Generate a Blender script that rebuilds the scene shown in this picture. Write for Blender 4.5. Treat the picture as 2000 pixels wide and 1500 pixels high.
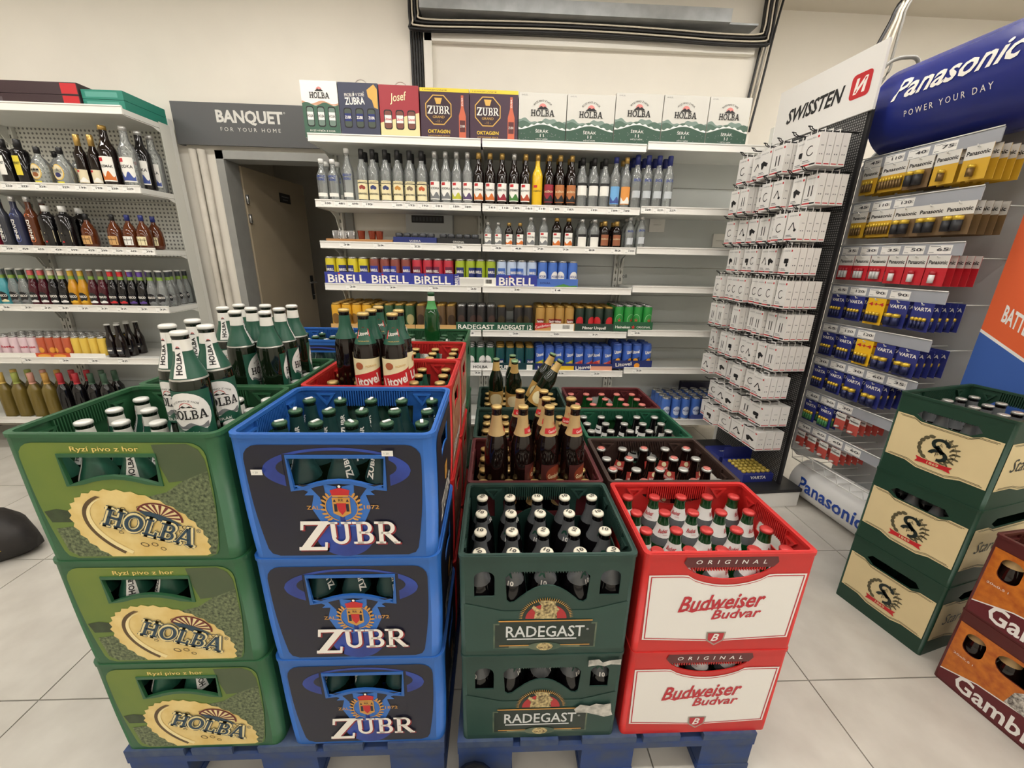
import bpy, math, random
from mathutils import Vector, Matrix, geometry
import numpy as np
random.seed(7)
R = math.radians
scene = bpy.context.scene
for o in list(bpy.data.objects): bpy.data.objects.remove(o)
COL = scene.collection
# ------------------------------------------------------------ camera
F, PITCH, ROLL, YAW, H = 780.0, R(17.5), 0.021, R(2.6), 1.345
def basis():
    fw = np.array([math.sin(YAW)*math.cos(PITCH), math.cos(YAW)*math.cos(PITCH), -math.sin(PITCH)])
    rt = np.array([math.cos(YAW), -math.sin(YAW), 0.0])
    up = np.cross(rt, fw); c, s = math.cos(ROLL), math.sin(ROLL)
    return c*rt+s*up, c*up-s*rt, fw
RT, UP, FW = basis()
def ray(px, py): return FW+RT*(px-1000)/F-UP*(py-750)/F
def aty(px, py, y):
    d = ray(px, py); t = y/d[1]; return Vector((t*d[0], y, H+t*d[2]))
def atz(px, py, z):
    d = ray(px, py); t = (z-H)/d[2]; return Vector((t*d[0], t*d[1], z))
cam_d = bpy.data.cameras.new('camera'); cam = bpy.data.objects.new('camera', cam_d); COL.objects.link(cam)
cam_d.sensor_fit = 'HORIZONTAL'; cam_d.sensor_width = 36; cam_d.lens = F/2000*36; cam_d.clip_start = .02
M4 = Matrix.Identity(4)
for i in range(3):
    M4[i][0], M4[i][1], M4[i][2] = RT[i], UP[i], -FW[i]
M4[2][3] = H
cam.matrix_world = M4
scene.camera = cam
w = bpy.data.worlds.new('world'); scene.world = w; w.use_nodes = True
w.node_tree.nodes['Background'].inputs[0].default_value = (1, .97, .92, 1)
w.node_tree.nodes['Background'].inputs[1].default_value = 0.0   # closed room: no sky reaches it
vs = scene.view_settings
vs.view_transform = 'Standard'; vs.look = 'None'; vs.gamma = 1; vs.use_curve_mapping = False; vs.exposure = 0.0
LAMP_E = 28.0
scene.cycles.transparent_max_bounces = 24
# ------------------------------------------------------------ materials
def lin(c): return tuple((x/12.92 if x <= .04045 else ((x+.055)/1.055)**2.4) for x in c)
MC = {}
def M(name, rgb=(.8, .8, .8), rough=.45, metal=0.0, emit=0, noise=0, nscale=30, rgb2=None, spec=.5, bump=0, trans=0, coat=0):
    if name in MC: return MC[name]
    m = bpy.data.materials.new(name); m.use_nodes = True; MC[name] = m
    nt = m.node_tree; b = nt.nodes['Principled BSDF']
    c = lin([v/255 for v in rgb] if max(rgb) > 1.01 else rgb)
    b.inputs['Base Color'].default_value = (*c, 1); b.inputs['Roughness'].default_value = rough
    b.inputs['Metallic'].default_value = metal; b.inputs['Specular IOR Level'].default_value = spec
    b.inputs['Coat Weight'].default_value = coat
    if emit: b.inputs['Emission Color'].default_value = (*c, 1); b.inputs['Emission Strength'].default_value = emit
    if noise or bump:
        tc = nt.nodes.new('ShaderNodeTexCoord'); n = nt.nodes.new('ShaderNodeTexNoise')
        n.inputs['Scale'].default_value = nscale; n.inputs['Detail'].default_value = 4
        nt.links.new(tc.outputs['Object'], n.inputs['Vector'])
        if noise:
            rp = nt.nodes.new('ShaderNodeMix'); rp.data_type = 'RGBA'
            c2 = lin([v/255 for v in rgb2]) if rgb2 else tuple(v*(1-noise) for v in c)
            rp.inputs[6].default_value = (*c, 1); rp.inputs[7].default_value = (*c2, 1)
            mr = nt.nodes.new('ShaderNodeMapRange'); mr.inputs[1].default_value = .35; mr.inputs[2].default_value = .68
            nt.links.new(n.outputs[0], mr.inputs[0]); nt.links.new(mr.outputs[0], rp.inputs[0])
            nt.links.new(rp.outputs[2], b.inputs['Base Color'])
        if bump:
            bp = nt.nodes.new('ShaderNodeBump'); bp.inputs['Strength'].default_value = bump; bp.inputs['Distance'].default_value = .01
            nt.links.new(n.outputs[0], bp.inputs['Height']); nt.links.new(bp.outputs[0], b.inputs['Normal'])
    return m
def glass(name, tint, refl=.05):
    """clear bottle glass: tinted transparency under a Fresnel gloss"""
    if name in MC: return MC[name]
    m = bpy.data.materials.new(name); m.use_nodes = True; MC[name] = m
    nt = m.node_tree; nt.nodes.clear()
    out = nt.nodes.new('ShaderNodeOutputMaterial'); mix = nt.nodes.new('ShaderNodeMixShader')
    tr = nt.nodes.new('ShaderNodeBsdfTransparent'); gl = nt.nodes.new('ShaderNodeBsdfGlossy'); fr = nt.nodes.new('ShaderNodeFresnel')
    tr.inputs[0].default_value = (*tint, 1); gl.inputs['Roughness'].default_value = refl; fr.inputs[0].default_value = 1.5
    df = nt.nodes.new('ShaderNodeBsdfDiffuse'); df.inputs[0].default_value = (*[min(1, t*.85) for t in tint], 1)
    m2 = nt.nodes.new('ShaderNodeMixShader'); m2.inputs[0].default_value = .22
    nt.links.new(tr.outputs[0], m2.inputs[1]); nt.links.new(df.outputs[0], m2.inputs[2])
    nt.links.new(fr.outputs[0], mix.inputs[0]); nt.links.new(m2.outputs[0], mix.inputs[1]); nt.links.new(gl.outputs[0], mix.inputs[2])
    nt.links.new(mix.outputs[0], out.inputs[0]); return m
def C(r, g, b, rough=.45, **k):   # plain printed / plastic colour
    return M('colour_%d_%d_%d_%d' % (r, g, b, int(rough*100)), (r, g, b), rough, **k)
WHITE = M('print_white', (240, 238, 230), .5); BLACK = M('print_black', (22, 22, 24), .5)
RED = M('print_red', (196, 38, 44), .45); GOLD = M('print_gold', (214, 170, 84), .4); GREY = M('print_grey', (120, 122, 124), .5)
CREAM = M('print_cream', (236, 224, 180), .5); NAVY = M('print_navy', (30, 44, 108), .45); DGREEN = M('print_dark_green', (26, 74, 58), .45)
SHELFW = M('shelf_white_metal', (226, 226, 220), .35, noise=.04, nscale=8)
STRIPW = M('price_strip_plastic', (240, 238, 232), .3)
# ------------------------------------------------------------ mesh helpers
class MB:
    def __init__(s): s.v = []; s.f = []; s.m = []; s.mats = []; s.sm = []
    def mi(s, mat):
        if mat not in s.mats: s.mats.append(mat)
        return s.mats.index(mat)
    def add(s, vs, fs, mat, smooth=False):
        o = len(s.v); s.v += [tuple(v) for v in vs]; k = s.mi(mat)
        for f in fs: s.f.append(tuple(i+o for i in f)); s.m.append(k); s.sm.append(smooth)
        return s
    def box(s, x0, x1, y0, y1, z0, z1, mat):
        vs = [(x, y, z) for x in (x0, x1) for y in (y0, y1) for z in (z0, z1)]
        return s.add(vs, [(0, 1, 3, 2), (4, 6, 7, 5), (0, 4, 5, 1), (2, 3, 7, 6), (0, 2, 6, 4), (1, 5, 7, 3)], mat)
    def lathe(s, prof, mat, n=16, c=(0, 0, 0), close=True, star=None):
        vs = []; fs = []
        for k, (r, z) in enumerate(prof):
            for i in range(n):
                a = 2*math.pi*i/n; rr = r*(star if star and (i % 2) and 0 < k < 2 else 1)
                vs.append((c[0]+rr*math.sin(a), c[1]-rr*math.cos(a), c[2]+z))
        for k in range(len(prof)-1):
            for i in range(n):
                j = (i+1) % n; fs.append((k*n+i, k*n+j, (k+1)*n+j, (k+1)*n+i))
        s.add(vs, fs, mat, True)
        if close:
            o = len(s.v)-len(vs); k = s.mi(mat)
            s.f.append(tuple(o+i for i in reversed(range(n)))); s.m.append(k); s.sm.append(False)
            s.f.append(tuple(o+(len(prof)-1)*n+i for i in range(n))); s.m.append(k); s.sm.append(False)
        return s
    def tube(s, pts, r, mat, n=6):
        pts = [Vector(p) for p in pts]; vs = []; fs = []
        for i, p in enumerate(pts):
            t = (pts[min(i+1, len(pts)-1)]-pts[max(i-1, 0)]).normalized()
            a = t.cross(Vector((0, 0, 1)) if abs(t.z) < .9 else Vector((1, 0, 0))).normalized(); b = t.cross(a)
            for k in range(n):
                an = 2*math.pi*k/n; vs.append(p+a*r*math.cos(an)+b*r*math.sin(an))
        for i in range(len(pts)-1):
            for k in range(n):
                j = (k+1) % n; fs.append((i*n+k, i*n+j, (i+1)*n+j, (i+1)*n+k))
        fs += [tuple(range(n)), tuple((len(pts)-1)*n+k for k in reversed(range(n)))]
        return s.add(vs, fs, mat, True)
    def plate(s, loops, th, mat, fn=lambda u, v, k: (u, k, v), cuts=None):
        """flat sheet with holes: loops of (u,v); fn maps (u, v, depth) to 3-D"""
        L = [[Vector((u, v, 0)) for u, v in lp] for lp in loops]
        tris = geometry.tessellate_polygon(L); flat = [p for lp in L for p in lp]; n = len(flat)
        vs = [fn(p.x, p.y, 0) for p in flat]+[fn(p.x, p.y, th) for p in flat]
        fs = [tuple(t) for t in tris]+[tuple(i+n for i in reversed(t)) for t in tris]; o = 0
        for lp in L:
            m = len(lp)
            for i in range(m): fs.append((o+i, o+(i+1) % m, n+o+(i+1) % m, n+o+i))
            o += m
        return s.add(vs, fs, mat)
    def mesh(s, name, warp=None, fix=True):
        me = bpy.data.meshes.new(name)
        vs = [warp(*v) for v in s.v] if warp else s.v
        me.from_pydata(vs, [], s.f)
        for m in s.mats: me.materials.append(m)
        me.polygons.foreach_set('material_index', s.m); me.polygons.foreach_set('use_smooth', s.sm)
        if fix:
            import bmesh
            b = bmesh.new(); b.from_mesh(me); bmesh.ops.recalc_face_normals(b, faces=b.faces); b.to_mesh(me); b.free()
        me.update(); return me
def bisect(me, zs):
    import bmesh
    b = bmesh.new(); b.from_mesh(me)
    for z in zs: bmesh.ops.bisect_plane(b, geom=b.verts[:]+b.edges[:]+b.faces[:], plane_co=(0, 0, z), plane_no=(0, 0, 1))
    b.to_mesh(me); b.free(); return me
TX = {}
def text_geo(st, bold=0.0):
    key = (st, bold)
    if key in TX: return TX[key]
    cu = bpy.data.curves.new('lettering', 'FONT'); cu.body = st; cu.size = 1; cu.resolution_u = 2; cu.offset = bold; cu.fill_mode = 'FRONT'
    ob = bpy.data.objects.new('lettering', cu); COL.objects.link(ob)
    me = bpy.data.meshes.new_from_object(ob)
    vs = [(v.co.x, v.co.y) for v in me.vertices]; fs = [tuple(p.vertices) for p in me.polygons]
    bpy.data.objects.remove(ob); bpy.data.curves.remove(cu); bpy.data.meshes.remove(me)
    x0 = min(v[0] for v in vs); x1 = max(v[0] for v in vs); y0 = min(v[1] for v in vs); y1 = max(v[1] for v in vs)
    vs = [((v[0]-x0)/(x1-x0)-.5, (v[1]-y0)/(y1-y0)-.5) for v in vs]
    TX[key] = (vs, fs, (x1-x0)/(y1-y0)); return TX[key]
def quad(a, b, wd):   # thick stroke
    d = Vector((b[0]-a[0], b[1]-a[1])); n = Vector((-d.y, d.x)).normalized()*wd/2
    return [(a[0]-n.x, a[1]-n.y), (b[0]-n.x, b[1]-n.y), (b[0]+n.x, b[1]+n.y), (a[0]+n.x, a[1]+n.y)]
def arc(cx, cy, rx, ry, a0, a1, n=10): return [(cx+rx*math.cos(R(a0+(a1-a0)*i/n)), cy+ry*math.sin(R(a0+(a1-a0)*i/n))) for i in range(n+1)]
def band(cx, cy, ro, ri, a0, a1, n=10):
    o = arc(cx, cy, ro[0], ro[1], a0, a1, n); i = arc(cx, cy, ri[0], ri[1], a0, a1, n)
    return [[o[k], o[k+1], i[k+1], i[k]] for k in range(n)]
def rc(x0, x1, y0, y1): return [(x0, y0), (x1, y0), (x1, y1), (x0, y1)]
def slab(ch):
    S = .17; V = lambda x: rc(x-S/2, x+S/2, 0, 1); sf = lambda x, y: rc(x-.19, x+.19, y, y+.1)
    if ch == 'H': return [V(.22), V(.74), rc(.22, .74, .43, .57)]+[sf(x, y) for x in (.22, .74) for y in (0, .9)], .96
    if ch == 'O': return band(.46, .5, (.45, .52), (.26, .38), 0, 360, 20), .92
    if ch == 'L': return [V(.24), rc(.05, .74, 0, .12), rc(.62, .74, 0, .3), sf(.24, .9)], .78
    if ch == 'B': return [V(.24), sf(.2, 0), sf(.2, .9), rc(.24, .5, 0, .11), rc(.24, .5, .45, .56), rc(.24, .48, .89, 1)]+band(.48, .275, (.3, .275), (.14, .165), -90, 90)+band(.47, .73, (.26, .27), (.11, .16), -90, 90), .82
    if ch == 'A': return [quad((.16, 0), (.46, 1), .13), quad((.82, 0), (.5, 1), .2), rc(.28, .72, .27, .37), rc(0, .34, 0, .09), rc(.62, 1.02, 0, .09)], 1.0
    if ch == 'Z': return [rc(.05, .85, .88, 1), quad((.18, .05), (.74, .95), .22), rc(.02, .86, 0, .12), rc(.05, .14, .7, 1), rc(.78, .86, 0, .28)], .9
    if ch == 'U': return [rc(.14, .32, .3, 1), rc(.66, .8, .3, 1), sf(.22, .9), sf(.73, .9)]+band(.47, .32, (.33, .33), (.19, .2), 180, 360), .94
    if ch == 'R': return [V(.24), sf(.22, 0), sf(.2, .9), rc(.24, .5, .43, .54), rc(.24, .5, .89, 1), quad((.45, .48), (.82, .04), .18), rc(.72, .96, 0, .09)]+band(.49, .715, (.28, .285), (.12, .175), -90, 90), .94
def slabword(wd):
    out = []; x = 0
    for ch in wd:
        ps, adv = slab(ch); out += [[(x+p[0], p[1]) for p in q] for q in ps]; x += adv
    return [[(p[0]/x-.5, p[1]-.5) for p in q] for q in out], x
class Dec:
    """flat print: coloured shapes in a (u,v) plane, stacked by tiny layers, mapped to a surface"""
    def __init__(s, du=9, step=.0004): s.P = []; s.du = du; s.step = step
    def raw(s, vs, fs, mat, k): s.P.append((vs, fs, mat, k)); return s
    def poly(s, pts, mat, k=1):
        t = geometry.tessellate_polygon([[Vector((a, b, 0)) for a, b in pts]]); return s.raw(list(pts), [tuple(i) for i in t], mat, k)
    def strip(s, u0, u1, lo, hi, mat, k=1, n=None):
        n = n or max(1, int(math.ceil(abs(u1-u0)/s.du))); vs = []; fs = []
        for i in range(n+1):
            u = u0+(u1-u0)*i/n; vs += [(u, lo(u)), (u, hi(u))]
        for i in range(n): fs.append((2*i, 2*i+2, 2*i+3, 2*i+1))
        return s.raw(vs, fs, mat, k)
    def rect(s, u0, u1, v0, v1, mat, k=1, nv=1):
        for i in range(nv):
            a = v0+(v1-v0)*i/nv; b = v0+(v1-v0)*(i+1)/nv; s.strip(u0, u1, lambda u: a, lambda u: b, mat, k)
        return s
    def ell(s, cx, cy, rx, ry, mat, k=2, n=14):
        q = lambda u: ry*math.sqrt(max(0, 1-((u-cx)/rx)**2))
        us = [cx-rx*math.cos(math.pi*i/n) for i in range(n+1)]; vs = []; fs = []
        for u in us: vs += [(u, cy-q(u)), (u, cy+q(u))]
        for i in range(n): fs.append((2*i, 2*i+2, 2*i+3, 2*i+1))
        return s.raw(vs, fs, mat, k)
    def polys(s, ps, mat, k=2):
        for q in ps: s.raw(list(q), [tuple(range(len(q)))], mat, k)
        return s
    def _place(s, vs, cx, cy, W, Hh, rot, shear, arcr):
        o = []; c, sn = math.cos(R(rot)), math.sin(R(rot))
        for x, y in vs:
            X = x*W+shear*y*Hh; Y = y*Hh
            if arcr: a = X/arcr; X, Y = (arcr+Y)*math.sin(a), (arcr+Y)*math.cos(a)-arcr
            o.append((cx+X*c-Y*sn, cy+X*sn+Y*c))
        return o
    def text(s, st, cx, cy, W, mat, Hh=None, k=3, bold=0.0, rot=0, shear=0, arcr=None):
        vs, fs, asp = text_geo(st, bold); Hh = Hh or W/asp
        return s.raw(s._place(vs, cx, cy, W, Hh, rot, shear, arcr), fs, mat, k)
    def slab(s, st, cx, cy, W, Hh, mat, k=3, rot=0, shear=0, grow=0):
        ps, _ = slabword(st)
        for q in ps: s.raw(s._place(q, cx, cy, W, Hh, rot, shear, None), [tuple(range(len(q)))], mat, k)
        return s
    def mesh(s, name, fn, ext=None):
        b = ext or MB()
        for vs, fs, mat, k in s.P: b.add([fn(u, v, k*s.step) for u, v in vs], fs, mat)
        me = b.mesh(name, fix=False); return me
front = lambda y0=0: (lambda u, v, k: (u, y0-k, v))
leftf = lambda x0=0: (lambda u, v, k: (x0-k, -u, v))           # faces -X
topf = lambda z0=0: (lambda u, v, k: (u, v, z0+k))
def cylm(rf, rref): return lambda u, v, k: ((rf(v)+k)*math.sin(u/rref), -(rf(v)+k)*math.cos(u/rref), v)
# ------------------------------------------------------------ objects
def ob(name, me, parent=None, loc=(0, 0, 0), rz=0.0, mat=None):
    o = bpy.data.objects.new(name, me); COL.objects.link(o)
    if mat is not None: o.matrix_local = mat
    else: o.location = loc; o.rotation_euler = (0, 0, rz)
    if parent is not None: o.parent = parent
    return o
def tag(o, label, cat, group=None, kind=None):
    if label: o['label'] = label
    if cat: o['category'] = cat
    if group: o['group'] = group
    if kind: o['kind'] = kind
    return o
def struct(name, me, parent=None, loc=(0, 0, 0)):
    o = ob(name, me, parent, loc)
    if parent is None: o['kind'] = 'structure'
    return o
def place(kit, loc, label, cat, group=None, rz=0.0, mat=None):
    """kit = [(name, mesh, parent index, part label)]; first entry is the thing itself"""
    out = []
    for i, e in enumerate(kit):
        nm = e[0] if i or e[0] != 'bottle' else cat.replace(' ', '_')
        o = ob(nm, e[1], out[e[2]] if i else None, loc if i == 0 else (0, 0, 0), rz if i == 0 else 0, mat if i == 0 else None)
        if i and len(e) > 3 and e[3]: o['label'] = e[3]
        if e[0] in ('grip_ribs', 'corner_lug'): o['kind'] = 'stuff'
        out.append(o)
    tag(out[0], label, cat, group); return out[0]
# ============================================================ the setting
YW, ZC = 3.08, 3.0
WALL = M('plaster_cream', (236, 231, 220), .85, noise=.05, nscale=2.5, bump=.03)
CEIL = M('ceiling_paint', (214, 207, 193), .9, noise=.04, nscale=3)
TILE = M('floor_tile_stone', (203, 199, 190), .42, noise=1, nscale=7, rgb2=(188, 183, 174))
GROUT = M('grout', (140, 136, 130), .9)
floor = struct('floor', MB().box(-4.6, 4.3, -3.1, 5.2, -.06, -.004, GROUT).mesh('floor'))
TP = .621
tile = MB().box(-TP/2+.0022, TP/2-.0022, -TP/2+.0022, TP/2-.0022, -.01, 0, TILE).mesh('tile')
for i in range(-6, 5):
    for j in range(-4, 4):
        cx, cy = -1.414+TP*(i+.5)+TP*2, .948+TP*(j+.5)
        if -4.3 < cx < 4.2 and -2.8 < cy < 3.5: ob('floor_tile', tile, floor, (cx, cy, 0))
b = MB(); DX0, DX1, DZ = -1.86, -1.0, 1.985
b.box(-4.5, DX0, YW, YW+.12, 0, ZC, WALL).box(DX0, DX1, YW, YW+.12, DZ, ZC, WALL).box(DX1, 1.74, YW, YW+.12, 0, ZC, WALL)
struct('wall_back', b.mesh('wall_back'))
struct('wall_recess', MB().box(1.7, 4.2, 3.3, 3.4, 0, ZC, WALL).box(1.7, 1.74, YW+.12, 3.3, 0, ZC, WALL).mesh('wall_recess'))
struct('wall_left', MB().box(-4.6, -4.5, -3, 3.2, 0, ZC, WALL).mesh('wall_left'))
struct('wall_right', MB().box(4.2, 4.3, -3, 3.4, 0, ZC, WALL).mesh('wall_right'))
struct('wall_rear', MB().box(-4.6, 4.3, -3.1, -3, 0, ZC, WALL).mesh('wall_rear'))
struct('ceiling', MB().box(-4.6, 4.3, -3.1, 3.4, ZC, ZC+.1, CEIL).mesh('ceiling'))
struct('wall_storeroom', MB().box(-2.6, -2.5, YW+.12, 5.2, 0, 2.6, WALL).box(.4, .5, YW+.12, 5.2, 0, 2.6, WALL).box(-2.6, .5, 5.1, 5.2, 0, 2.6, WALL).box(-2.6, .5, YW+.12, 5.2, 2.6, 2.7, WALL).mesh('wall_storeroom'))
# ceiling lamps
LM = M('lamp_diffuser', (255, 250, 243), .5, emit=LAMP_E); LH = M('lamp_housing', (225, 225, 222), .4)
lk = [('ceiling_lamp_offscreen', MB().box(-.62, .62, -.09, .09, -.05, -.001, LH).mesh('lamp_housing'), -1),
      ('diffuser_offscreen', MB().box(-.6, .6, -.07, .07, -.056, -.0505, LM).mesh('diffuser'), 0)]
for y, lab in ((-1.5, 'farthest from the shelves'), (.35, 'over the crate pallets'), (2.0, 'nearest the stocked shelves')):
    for x in (-2.9, -1.25, .4, 2.05, 3.5):
        place(lk, (x, y, ZC), 'long white ceiling lamp in the row ' + lab, 'lamp', 'ceiling lamps ' + lab)
# door
FR = M('door_frame_paint', (150, 150, 146), .5, noise=.1, nscale=12)
WRAP = M('pipe_wrap', (214, 208, 196), .5, noise=.15, nscale=9, bump=.3)
b = MB().box(DX0, DX0+.05, YW-.03, YW+.13, 0, DZ, FR).box(DX1-.05, DX1, YW-.03, YW+.13, 0, DZ, FR).box(DX0, DX1, YW-.03, YW+.13, DZ-.05, DZ, FR)
struct('trim_1', b.mesh('door_frame'))
LEAF = M('door_leaf_paint', (176, 162, 138), .55, noise=.08, nscale=4)
P = Vector((DX0+.06, YW+.137, 0)); q = aty(583, 342, YW+.9); ang = math.atan2(.9-.137, q.x-P.x)
dw = .82
leaf = struct('door_1', MB().box(0, dw, 0, .04, .01, DZ-.06, LEAF).mesh('door_leaf'), None, P); leaf.rotation_euler = (0, 0, ang)
MET = M('steel', (176, 176, 174), .3, metal=.9); DKM = M('dark_metal', (40, 40, 42), .4, metal=.5)
hb = MB().box(dw-.08, dw-.045, -.008, 0, .93, 1.15, DKM).tube([(dw-.062, -.004, 1.09), (dw-.062, -.045, 1.09), (dw-.17, -.045, 1.09)], .009, MET).lathe([(.0, 0), (.012, 0), (.012, .006), (0, .006)], MET, 10, (dw-.06, -.012, .97))
ob('door_handle', hb.mesh('door_handle'), leaf)
for z in (1.55, 1.68): ob('hinge', MB().lathe([(.011, 0), (.011, .06)], MET, 8, (0, -.012, z)).mesh('hinge'), leaf)
d = Dec(); d.rect(-.075, .075, -.035, .035, BLACK).rect(-.05, .05, .006, .014, GREY, 2).rect(-.035, .035, -.016, -.01, GREY, 2)
pl = ob('door_plate', MB().box(-.076, .076, 0, .003, -.036, .036, BLACK).mesh('door_plate'), leaf, (.5, -.003, 1.78)); ob('plate_print', d.mesh('plate_print', front(0)), pl)
for i, x in enumerate((-2.0, -1.945)):
    tag(ob('wrapped_pipe', MB().lathe([(.022, 0), (.024, .6), (.021, 1.2), (.023, DZ)], WRAP, 10, (x, YW-.03, 0)).mesh('wrapped_pipe')), 'pale plastic-wrapped pipe standing beside the door frame', 'pipe', 'pipes beside the door')
# sign over the door
SG = M('sign_charcoal', (84, 85, 86), .45); SL = M('sign_silver_letters', (214, 212, 206), .4)
YS = 3.03; sx0, sx1, sz0, sz1 = aty(330, 196, YS).x, -.95, aty(500, 286, YS).z, aty(500, 203, YS).z
sign = tag(ob('fascia_sign', MB().box(sx0, sx1, YS, YS+.015, sz0, sz1, SG).box(sx0, sx0+.02, YS+.015, YW, sz0, sz1, SG).box(sx1-.02, sx1, YS+.015, YW, sz0, sz1, SG).mesh('fascia_board')), 'charcoal sign board with pale lettering above the doorway', 'sign')
d = Dec(); c = (aty(425, 230, YS)+aty(550, 232, YS))/2; c2 = aty(490, 254, YS)
d.text('BANQUET', c.x, c.z, .42, SL, .085, bold=.035).text('®', c.x+.222, c.z+.035, .012, SL).text('F O R   Y O U R   H O M E', c2.x, c2.z, .38, SL, .022)
ob('lettering', d.mesh('lettering', front(YS)), sign)
# cable tray, rails, cables
GALV = M('galvanised_steel', (176, 180, 182), .38, metal=.6, noise=.2, nscale=14)
t0, t1 = aty(822, 10, 3.0), aty(1418, 40, 3.0)
tray = tag(ob('cable_tray', MB().box(t0.x, t1.x, 2.93, YW, 2.742, 2.81, GALV).mesh('cable_tray')), 'long galvanised cable tray fixed high on the cream wall', 'cable tray')
ob('tray_lip', MB().box(t1.x-.002, t1.x+.2, 2.98, YW, 2.755, 2.765, GALV).mesh('tray_lip'), tray)
RW = M('trunking_white', (232, 228, 218), .5)
tag(ob('wall_trunking', MB().box(-.455, 1.66, YW-.04, YW, 2.63, 2.672, RW).box(-.46, -.41, YW-.04, YW, 1.7, 2.672, RW).mesh('trunking')), 'white plastic trunking running under the cables on the wall', 'trunking')
CB = M('cable_black', (26, 26, 28), .45); CW = M('cable_cream', (214, 204, 184), .5); CG = M('cable_grey', (128, 126, 120), .5)
def spl(pts, n=6):
    o = []; p = [Vector(q) for q in pts]
    for i in range(len(p)-1):
        a, b_, c_, d_ = p[max(i-1, 0)], p[i], p[i+1], p[min(i+2, len(p)-1)]
        for k in range(n):
            t = k/n; o.append(.5*((2*b_)+(c_-a)*t+(2*a-5*b_+4*c_-d_)*t*t+(3*b_-a-3*c_+d_)*t**3))
    return o+[p[-1]]
def cable(pts, r, m, label, grp): tag(ob('cable', MB().tube(spl(pts), r, m).mesh('cable')), label, 'cable', grp)
# nested lanes, so no cable runs through another: row 0 is the upper, inner one
for i in range(11):
    row, lane = divmod(i, 3); m = CW if i in (0, 6) else CB
    y = 2.992+.017*lane; z = 2.716-.017*row; xl = -.478-.017*row; xr = 1.672+.017*row
    sag = lambda x: .012*math.sin(x*2.1+.6)*(x > -.4)*(x < 1.6)-.012*lane*0
    pts = [(xl, y, 2.998), (xl, y, 2.86), (xl, y, z+.035), (xl+.035, y, z)]+[(x, y, z+sag(x)) for x in (-.1, .3, .7, 1.1, 1.4)]+[(xr-.035, y, z), (xr, y, z+.035), (xr, y, 2.86), (xr, y, 2.998)]
    cable(pts, .0075 if m is CB else .005, m, ('black' if m is CB else 'cream') + ' cable sagging in the bundle under the metal tray', ('black' if m is CB else 'cream')+' cables under the tray')
for i in range(5):
    x = -.54+.0165*i
    cable([(x, YW-.012, 2.998), (x, YW-.012, 2.4), (x, YW-.012, 1.75)], .0078, CB, 'black cable running straight down the wall beside the trunking', 'black cables down the wall')
for i in range(5):
    m = (CB, CW, CG, CW, CB)[i]; o_ = .0165*i
    cable([(1.745+o_, YW-.02, 2.998), (1.715+o_, YW-.02, 2.78), (1.69+o_, YW-.02, 2.5), (1.66+o_, YW-.02, 2.2)], .007 if m is CB else .005, m, {CB: 'black', CW: 'cream', CG: 'grey'}[m]+' cable dropping down the wall corner behind the white cartons', 'cables in the wall corner')
fb = tag(ob('fuse_box', MB().box(-.62, -.3, YW-.09, YW-.001, 1.435, 1.626, C(196, 200, 200)).mesh('fuse_box')), 'grey fuse box on the wall behind the open shelf', 'fuse box')
ob('breaker_window', MB().box(-.58, -.36, YW-.094, YW-.0905, 1.565, 1.612, BLACK).mesh('breaker_window'), fb)
for i in range(9): ob('breaker', MB().box(-.572+.023*i, -.556+.023*i, YW-.1, YW-.0945, 1.577, 1.602, C(60, 62, 66)).mesh('breaker'), fb)
# ============================================================ shelving
YF, YB = 2.65, 3.02
TAGW = M('price_card', (250, 249, 244), .5); TAGT = M('price_ink', (70, 70, 74), .6)
def perf(name, rgb, holec, scale, frac=.28):
    """sheet metal with punched holes"""
    m = M(name, rgb, .45); nt = m.node_tree; b_ = nt.nodes['Principled BSDF']
    tc = nt.nodes.new('ShaderNodeTexCoord'); sc = nt.nodes.new('ShaderNodeVectorMath'); sc.operation = 'SCALE'; sc.inputs['Scale'].default_value = scale
    fr = nt.nodes.new('ShaderNodeVectorMath'); fr.operation = 'FRACTION'; sb = nt.nodes.new('ShaderNodeVectorMath'); sb.operation = 'SUBTRACT'; sb.inputs[1].default_value = (.5, .5, .5)
    sep = nt.nodes.new('ShaderNodeSeparateXYZ')
    nt.links.new(tc.outputs['Object'], sc.inputs[0]); nt.links.new(sc.outputs[0], fr.inputs[0]); nt.links.new(fr.outputs[0], sb.inputs[0]); nt.links.new(sb.outputs[0], sep.inputs[0])
    cb = nt.nodes.new('ShaderNodeCombineXYZ'); ax = 'X' if 'white' in name else 'Y'
    nt.links.new(sep.outputs[ax], cb.inputs[0]); nt.links.new(sep.outputs['Z'], cb.inputs[1])
    ln = nt.nodes.new('ShaderNodeVectorMath'); ln.operation = 'LENGTH'; nt.links.new(cb.outputs[0], ln.inputs[0])
    lt = nt.nodes.new('ShaderNodeMath'); lt.operation = 'LESS_THAN'; lt.inputs[1].default_value = frac; nt.links.new(ln.outputs['Value'], lt.inputs[0])
    mx = nt.nodes.new('ShaderNodeMix'); mx.data_type = 'RGBA'
    mx.inputs[6].default_value = (*lin([v/255 for v in rgb]), 1); mx.inputs[7].default_value = (*lin([v/255 for v in holec]), 1)
    nt.links.new(lt.outputs[0], mx.inputs[0]); nt.links.new(mx.outputs[2], b_.inputs['Base Color']); return m
PERFW = perf('perforated_white', (218, 218, 210), (120, 120, 116), 40, .26)
PAN = M('back_panel_white', (204, 208, 206), .45, noise=.03, nscale=6)
TAGM = {}
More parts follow.
